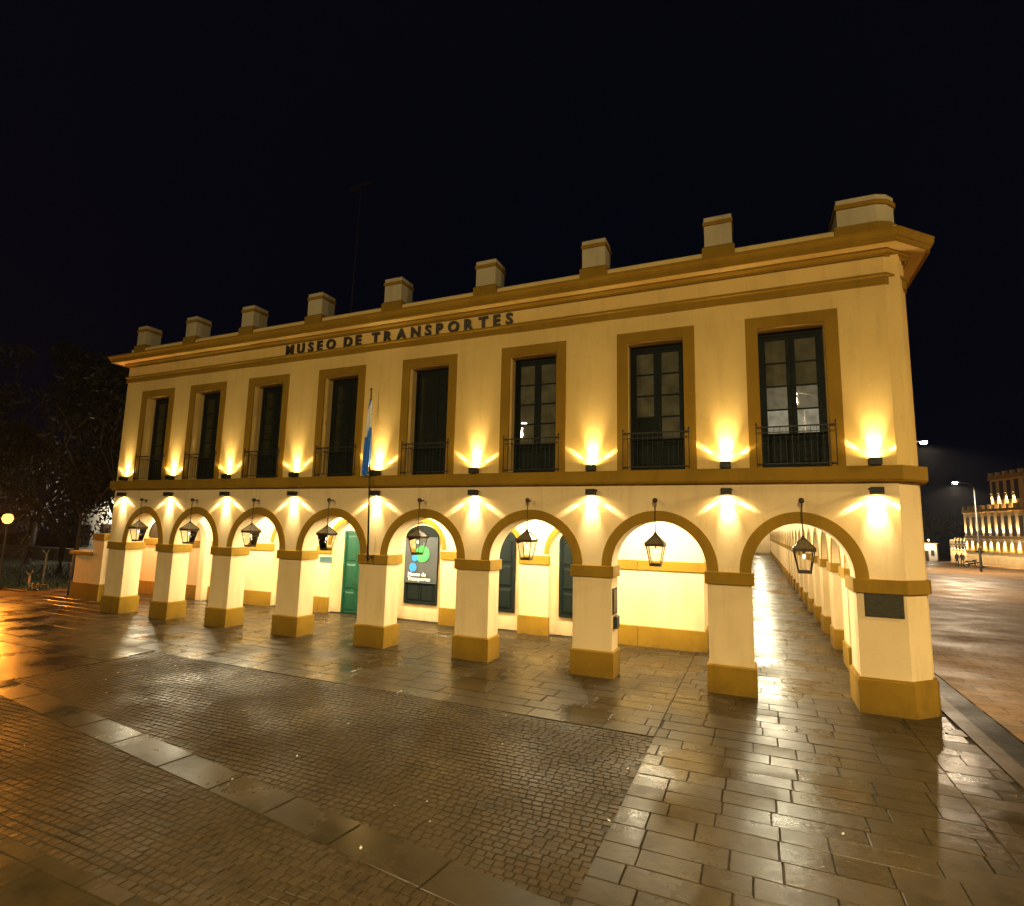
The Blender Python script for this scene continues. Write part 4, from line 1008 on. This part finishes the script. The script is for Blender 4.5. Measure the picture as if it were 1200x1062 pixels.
# antenna mast on the roof
an = thing('antenna_mast', 'thin grey antenna mast with a crossbar above the roof', 'antenna', (5.85, 6.0, 10.3))
b = MB(); b.tube([(0, 0, 0), (0.10, 0, 5.0), (0.2, 0, 9.85)], [0.045, 0.035, 0.025], 8); b.build('mast', M['iron'], an)
b = MB(); b.box(-0.45, 0.95, -0.03, 0.03, 9.68, 9.76); b.box(-0.45, 0.25, -0.03, 0.03, 9.56, 9.60); b.build('crossbar', M['iron'], an)

# ------------------------------------------------------------------ far side of the plaza: long lit building
ang = math.atan2(-0.985, 0.174)
cb_ = thing('town_hall', 'long lit cream public building with crenellated roof across the plaza', 'building', (49.85, 87.3, 0), ang)
# local x runs along the facade, local -y... the facade faces local +(-y)
b = MB(); b.box(-1.3, 3.55, 0, 6, 0, 3.25); b.build('low_wing', M['cab'], cb_)
b = MB(); b.box(3.55, 30, -0.25, 8, 0, 7.35); b.build('main_block', M['cab'], cb_)
b = MB(); b.box(9.3, 16, 0.3, 7, 7.35, 11.6); b.build('tower', M['cab'], cb_)
b = MB(); b.box(-1.35, 3.54, -0.03, 0.0, 1.70, 1.86); b.box(3.5, 30, -0.29, -0.25, 1.78, 2.0); b.box(3.5, 30, -0.38, -0.25, 3.55, 3.80); b.box(3.5, 30, -0.45, -0.25, 7.0, 7.35); b.box(-1.35, 3.54, -0.05, 0, 2.50, 2.62); b.box(9.2, 16.05, 0.12, 0.3, 11.1, 11.6); b.build('string_course', M['cabtrim'], cb_)
crn = MB(); crn.box(-0.22, 0.22, -0.42, 0.0, 0, 0.55); crm = crn.mesh('merlon', M['cab'])
for i in range(19): put('merlon', crm, cb_, (3.85 + i * 1.42, 0, 7.35))
for i in range(5): put('merlon', crm, cb_, (9.6 + i * 1.5, 0.55, 11.6), None, (1, 1, 0.8))
for i in range(5): put('merlon', crm, cb_, (0.2 + i * 0.86, 0.42, 3.25), None, (0.6, 1, 0.5))
wm = MB(); wm.box(-0.36, 0.36, -0.05, 0.01, 0, 2.5); wme = wm.mesh('window', M['cabdark'])
wm = MB(); arch_panel(wm, -0.42, 0.42, 0, 1.5, 0.42, -0.03, 0.01); wme2 = wm.mesh('window', M['cabtrim'])
for i in range(18):
    put('window', wme, cb_, (4.55 + i * 1.42, -0.25, 3.85))
for i in range(18): put('window', wme2, cb_, (4.55 + i * 1.42, -0.25, 1.95), None, (1, 1, 0.62))
for i in range(4): put('window', wme, cb_, (10.2 + i * 1.5, 0.3, 8.5), None, (1, 1, 0.95))
for i in range(4): put('window', wme, cb_, (0.45 + i * 0.86, 0, 1.9), None, (0.55, 1, 0.22)); put('window', wme, cb_, (0.45 + i * 0.86, 0, 2.66), None, (0.55, 1, 0.20))
rotc = Matrix.Rotation(ang, 4, 'Z'); basec = Vector((49.85, 87.3, 0))
fx = MB(); fx.box(-0.07, 0.07, -0.14, 0.0, -0.06, 0.06); fxm = fx.mesh('housing', M['iron'])
fl_ = MB(); fl_.box(-0.06, 0.06, -0.13, -0.02, 0.062, 0.075); flm = fl_.mesh('lens', M['bulb'])
def far_light(lx, ly, z, upw, en=9.0, lab=''):
    p = basec + rotc @ Vector((lx, ly, 0)); p.z = z
    t = thing('far_wall_light', 'tiny warm ' + lab + ' on the far public building', 'wall light', p, ang, 'wall lights on the far public building')
    if not upw: t.rotation_euler = (0, math.pi, ang)
    put('housing', fxm, t, (0, 0, 0)) ; put('lens', flm, t)
    s_ = -1 if upw else 1
    d = Vector((0, 0.12, 1))
    o = light('beam', 'SPOT', t, (0, -0.20, 0.10), en * 48, (1.0, 0.74, 0.36), 0.05, None, R(52), 0.7)
    o.rotation_euler = d.to_track_quat('-Z', 'Y').to_euler()
for i in range(9):
    lx = 3.84 + i * 1.42
    far_light(lx, -0.25, 3.82, True, 26, ORD[i] + ' uplight under the tall windows'); far_light(lx, -0.25, 3.50, False, 46, ORD[i] + ' downlight over the blind arches')
for i in range(6):
    lx = -0.82 + i * 0.86
    far_light(lx, 0.0, 2.64, True, 7, ORD[i] + ' low wing uplight from the left')
    far_light(lx, 0.0, 2.45, False, 16, ORD[i] + ' low wing downlight from the left')
for i in range(4): far_light(9.5 + i * 1.5, 0.3, 9.4, False, 26, ORD[i] + ' tower downlight from the left')

# small lit pale house and dark trees between
hs = thing('far_house', 'small pale lit house at the left end of the far public building', 'building', (46.6, 88.0, 0), -0.3)
b = MB(); b.box(-1.0, 1.2, 0, 3, 0, 2.5); b.build('wall', M['white'], hs); b = MB(); b.box(-1.15, 1.35, -0.15, 3.1, 2.5, 2.66); b.build('roof', M['cabtrim'], hs)
b = MB(); b.box(-0.4, 0.2, -0.04, 0.01, 0, 1.5); b.build('door', M['cabdark'], hs)
b = MB(); b.box(0.5, 0.9, -0.04, 0.01, 0.8, 1.6); b.build('window', M['cabdark'], hs)
ml = thing('far_wall_light', 'lone white wall light over the small far house', 'wall light', (46.6, 86.6, 3.1))
b = MB(); b.lathe([(0.04, -0.12), (0.09, 0), (0.04, 0.1)], 10); b.build('lens', M['lens'], ml); b = MB(); b.tube([(0, 0, 0.1), (0, 0.7, 0.25), (0, 1.4, -0.3)], 0.02, 6); b.build('arm', M['iron'], ml)
light('glow', 'POINT', ml, (0, 0, -0.2), 420, (1.0, 0.85, 0.6), 0.05)
tree('plaza_tree', 'broad grey tree behind the far low wing, nearest the museum corner', (43.5, 99.0, 0), 8.0, 4.6, 2600, 0.30, 31, trunk_h=2.0, group='dim trees across the plaza', mat='leafgrey')
tree('plaza_tree', 'grey leafy tree rising behind the roof of the far low wing', (51.0, 104.0, 0), 8.6, 5.0, 2600, 0.30, 33, trunk_h=2.0, group='dim trees across the plaza', mat='leafgrey')

# people with a motorbike and an iron post on the far plaza
person('person', 'standing person in dark clothes, left one beside the far motorbike', (46.0, 72.2, -0.01), 0.6, 'people on the far plaza', pose=0.06)
person('person', 'standing person in dark clothes, right one next to the far motorbike', (46.55, 72.3, -0.01), 2.4, 'people on the far plaza', pose=-0.05)
mb_ = thing('motorbike', 'small dark motorbike parked between the people and the iron post', 'motorbike', (47.3, 71.6, -0.01), 0.2)
for x in (-0.62, 0.62):
    b = MB(); b.tube([(x + 0.30 * math.cos(t), 0, 0.31 + 0.30 * math.sin(t)) for t in [2 * math.pi * i / 18 for i in range(19)]], 0.055, 7, cap=False); b.build('wheel', M['tyre'], mb_, smooth=True)
b = MB(); b.tube([(-0.62, 0, 0.31), (-0.2, 0, 0.45), (0.25, 0, 0.5), (0.48, 0, 0.95)], [0.04, 0.10, 0.10, 0.04], 8); b.tube([(0.62, 0, 0.31), (0.45, 0, 0.98)], 0.03, 6); b.build('body', M['iron'], mb_, smooth=True)
b = MB(); b.cbox(-0.65, 0.05, -0.12, 0.12, 0.66, 0.80, 0.04); b.build('seat', M['cloth'], mb_)
b = MB(); b.lathe([(0.05, -0.1), (0.15, -0.06), (0.17, 0.04), (0.08, 0.12)], 10, (0.2, 0, 0.80)); b.build('tank', M['iron'], mb_, smooth=True)
b = MB(); b.tube([(0.42, -0.34, 1.05), (0.46, 0, 0.98), (0.42, 0.34, 1.05)], 0.018, 6); b.build('handlebar', M['steel'], mb_)
po = thing('iron_post', 'dark iron post with a broad planter top on the far plaza', 'post', (47.75, 70.2, -0.01))
b = MB(); b.lathe([(0.22, 0), (0.22, 0.2), (0.15, 0.3), (0.12, 1.7), (0.16, 1.8)], 10); b.build('post', M['iron'], po, smooth=True)
b = MB(); b.lathe([(0.10, 1.8), (0.42, 1.95), (0.45, 2.02), (0.16, 2.1), (0.16, 2.35), (0.05, 2.45)], 12); b.build('top', M['iron'], po, smooth=True)

# thin damp night air over the whole square
b = MB(); b.box(-124, 167, -74, 148, -1.45, 22.5)
hm = bpy.data.materials.new('night_haze'); hm.use_nodes = True; hn = hm.node_tree.nodes; hn.clear()
ho = hn.new('ShaderNodeOutputMaterial'); hp = hn.new('ShaderNodeVolumePrincipled')
hp.inputs['Density'].default_value = 0.00022; hp.inputs['Color'].default_value = (0.86, 0.92, 1.0, 1); hp.inputs['Anisotropy'].default_value = 0.4
hm.node_tree.links.new(hp.outputs[0], ho.inputs['Volume'])
stuff(b.build('haze', hm))

# litter on the wet paving
b = MB(); rn = random.Random(9)
for i in range(34):
    x = rn.uniform(9, 26.5); y = rn.uniform(-8.5, -0.6); s_ = rn.uniform(0.012, 0.035); a = rn.uniform(0, 6.28); c_, s2 = math.cos(a) * s_, math.sin(a) * s_
    b.add([(x - c_, y - s2, 0.008), (x + s2 * .6, y - c_ * .6, 0.012), (x + c_, y + s2, 0.02), (x - s2 * .6, y + c_ * .6, 0.013)], [(0, 1, 2, 3)])
stuff(b.build('litter', M['paper'], normals=False))
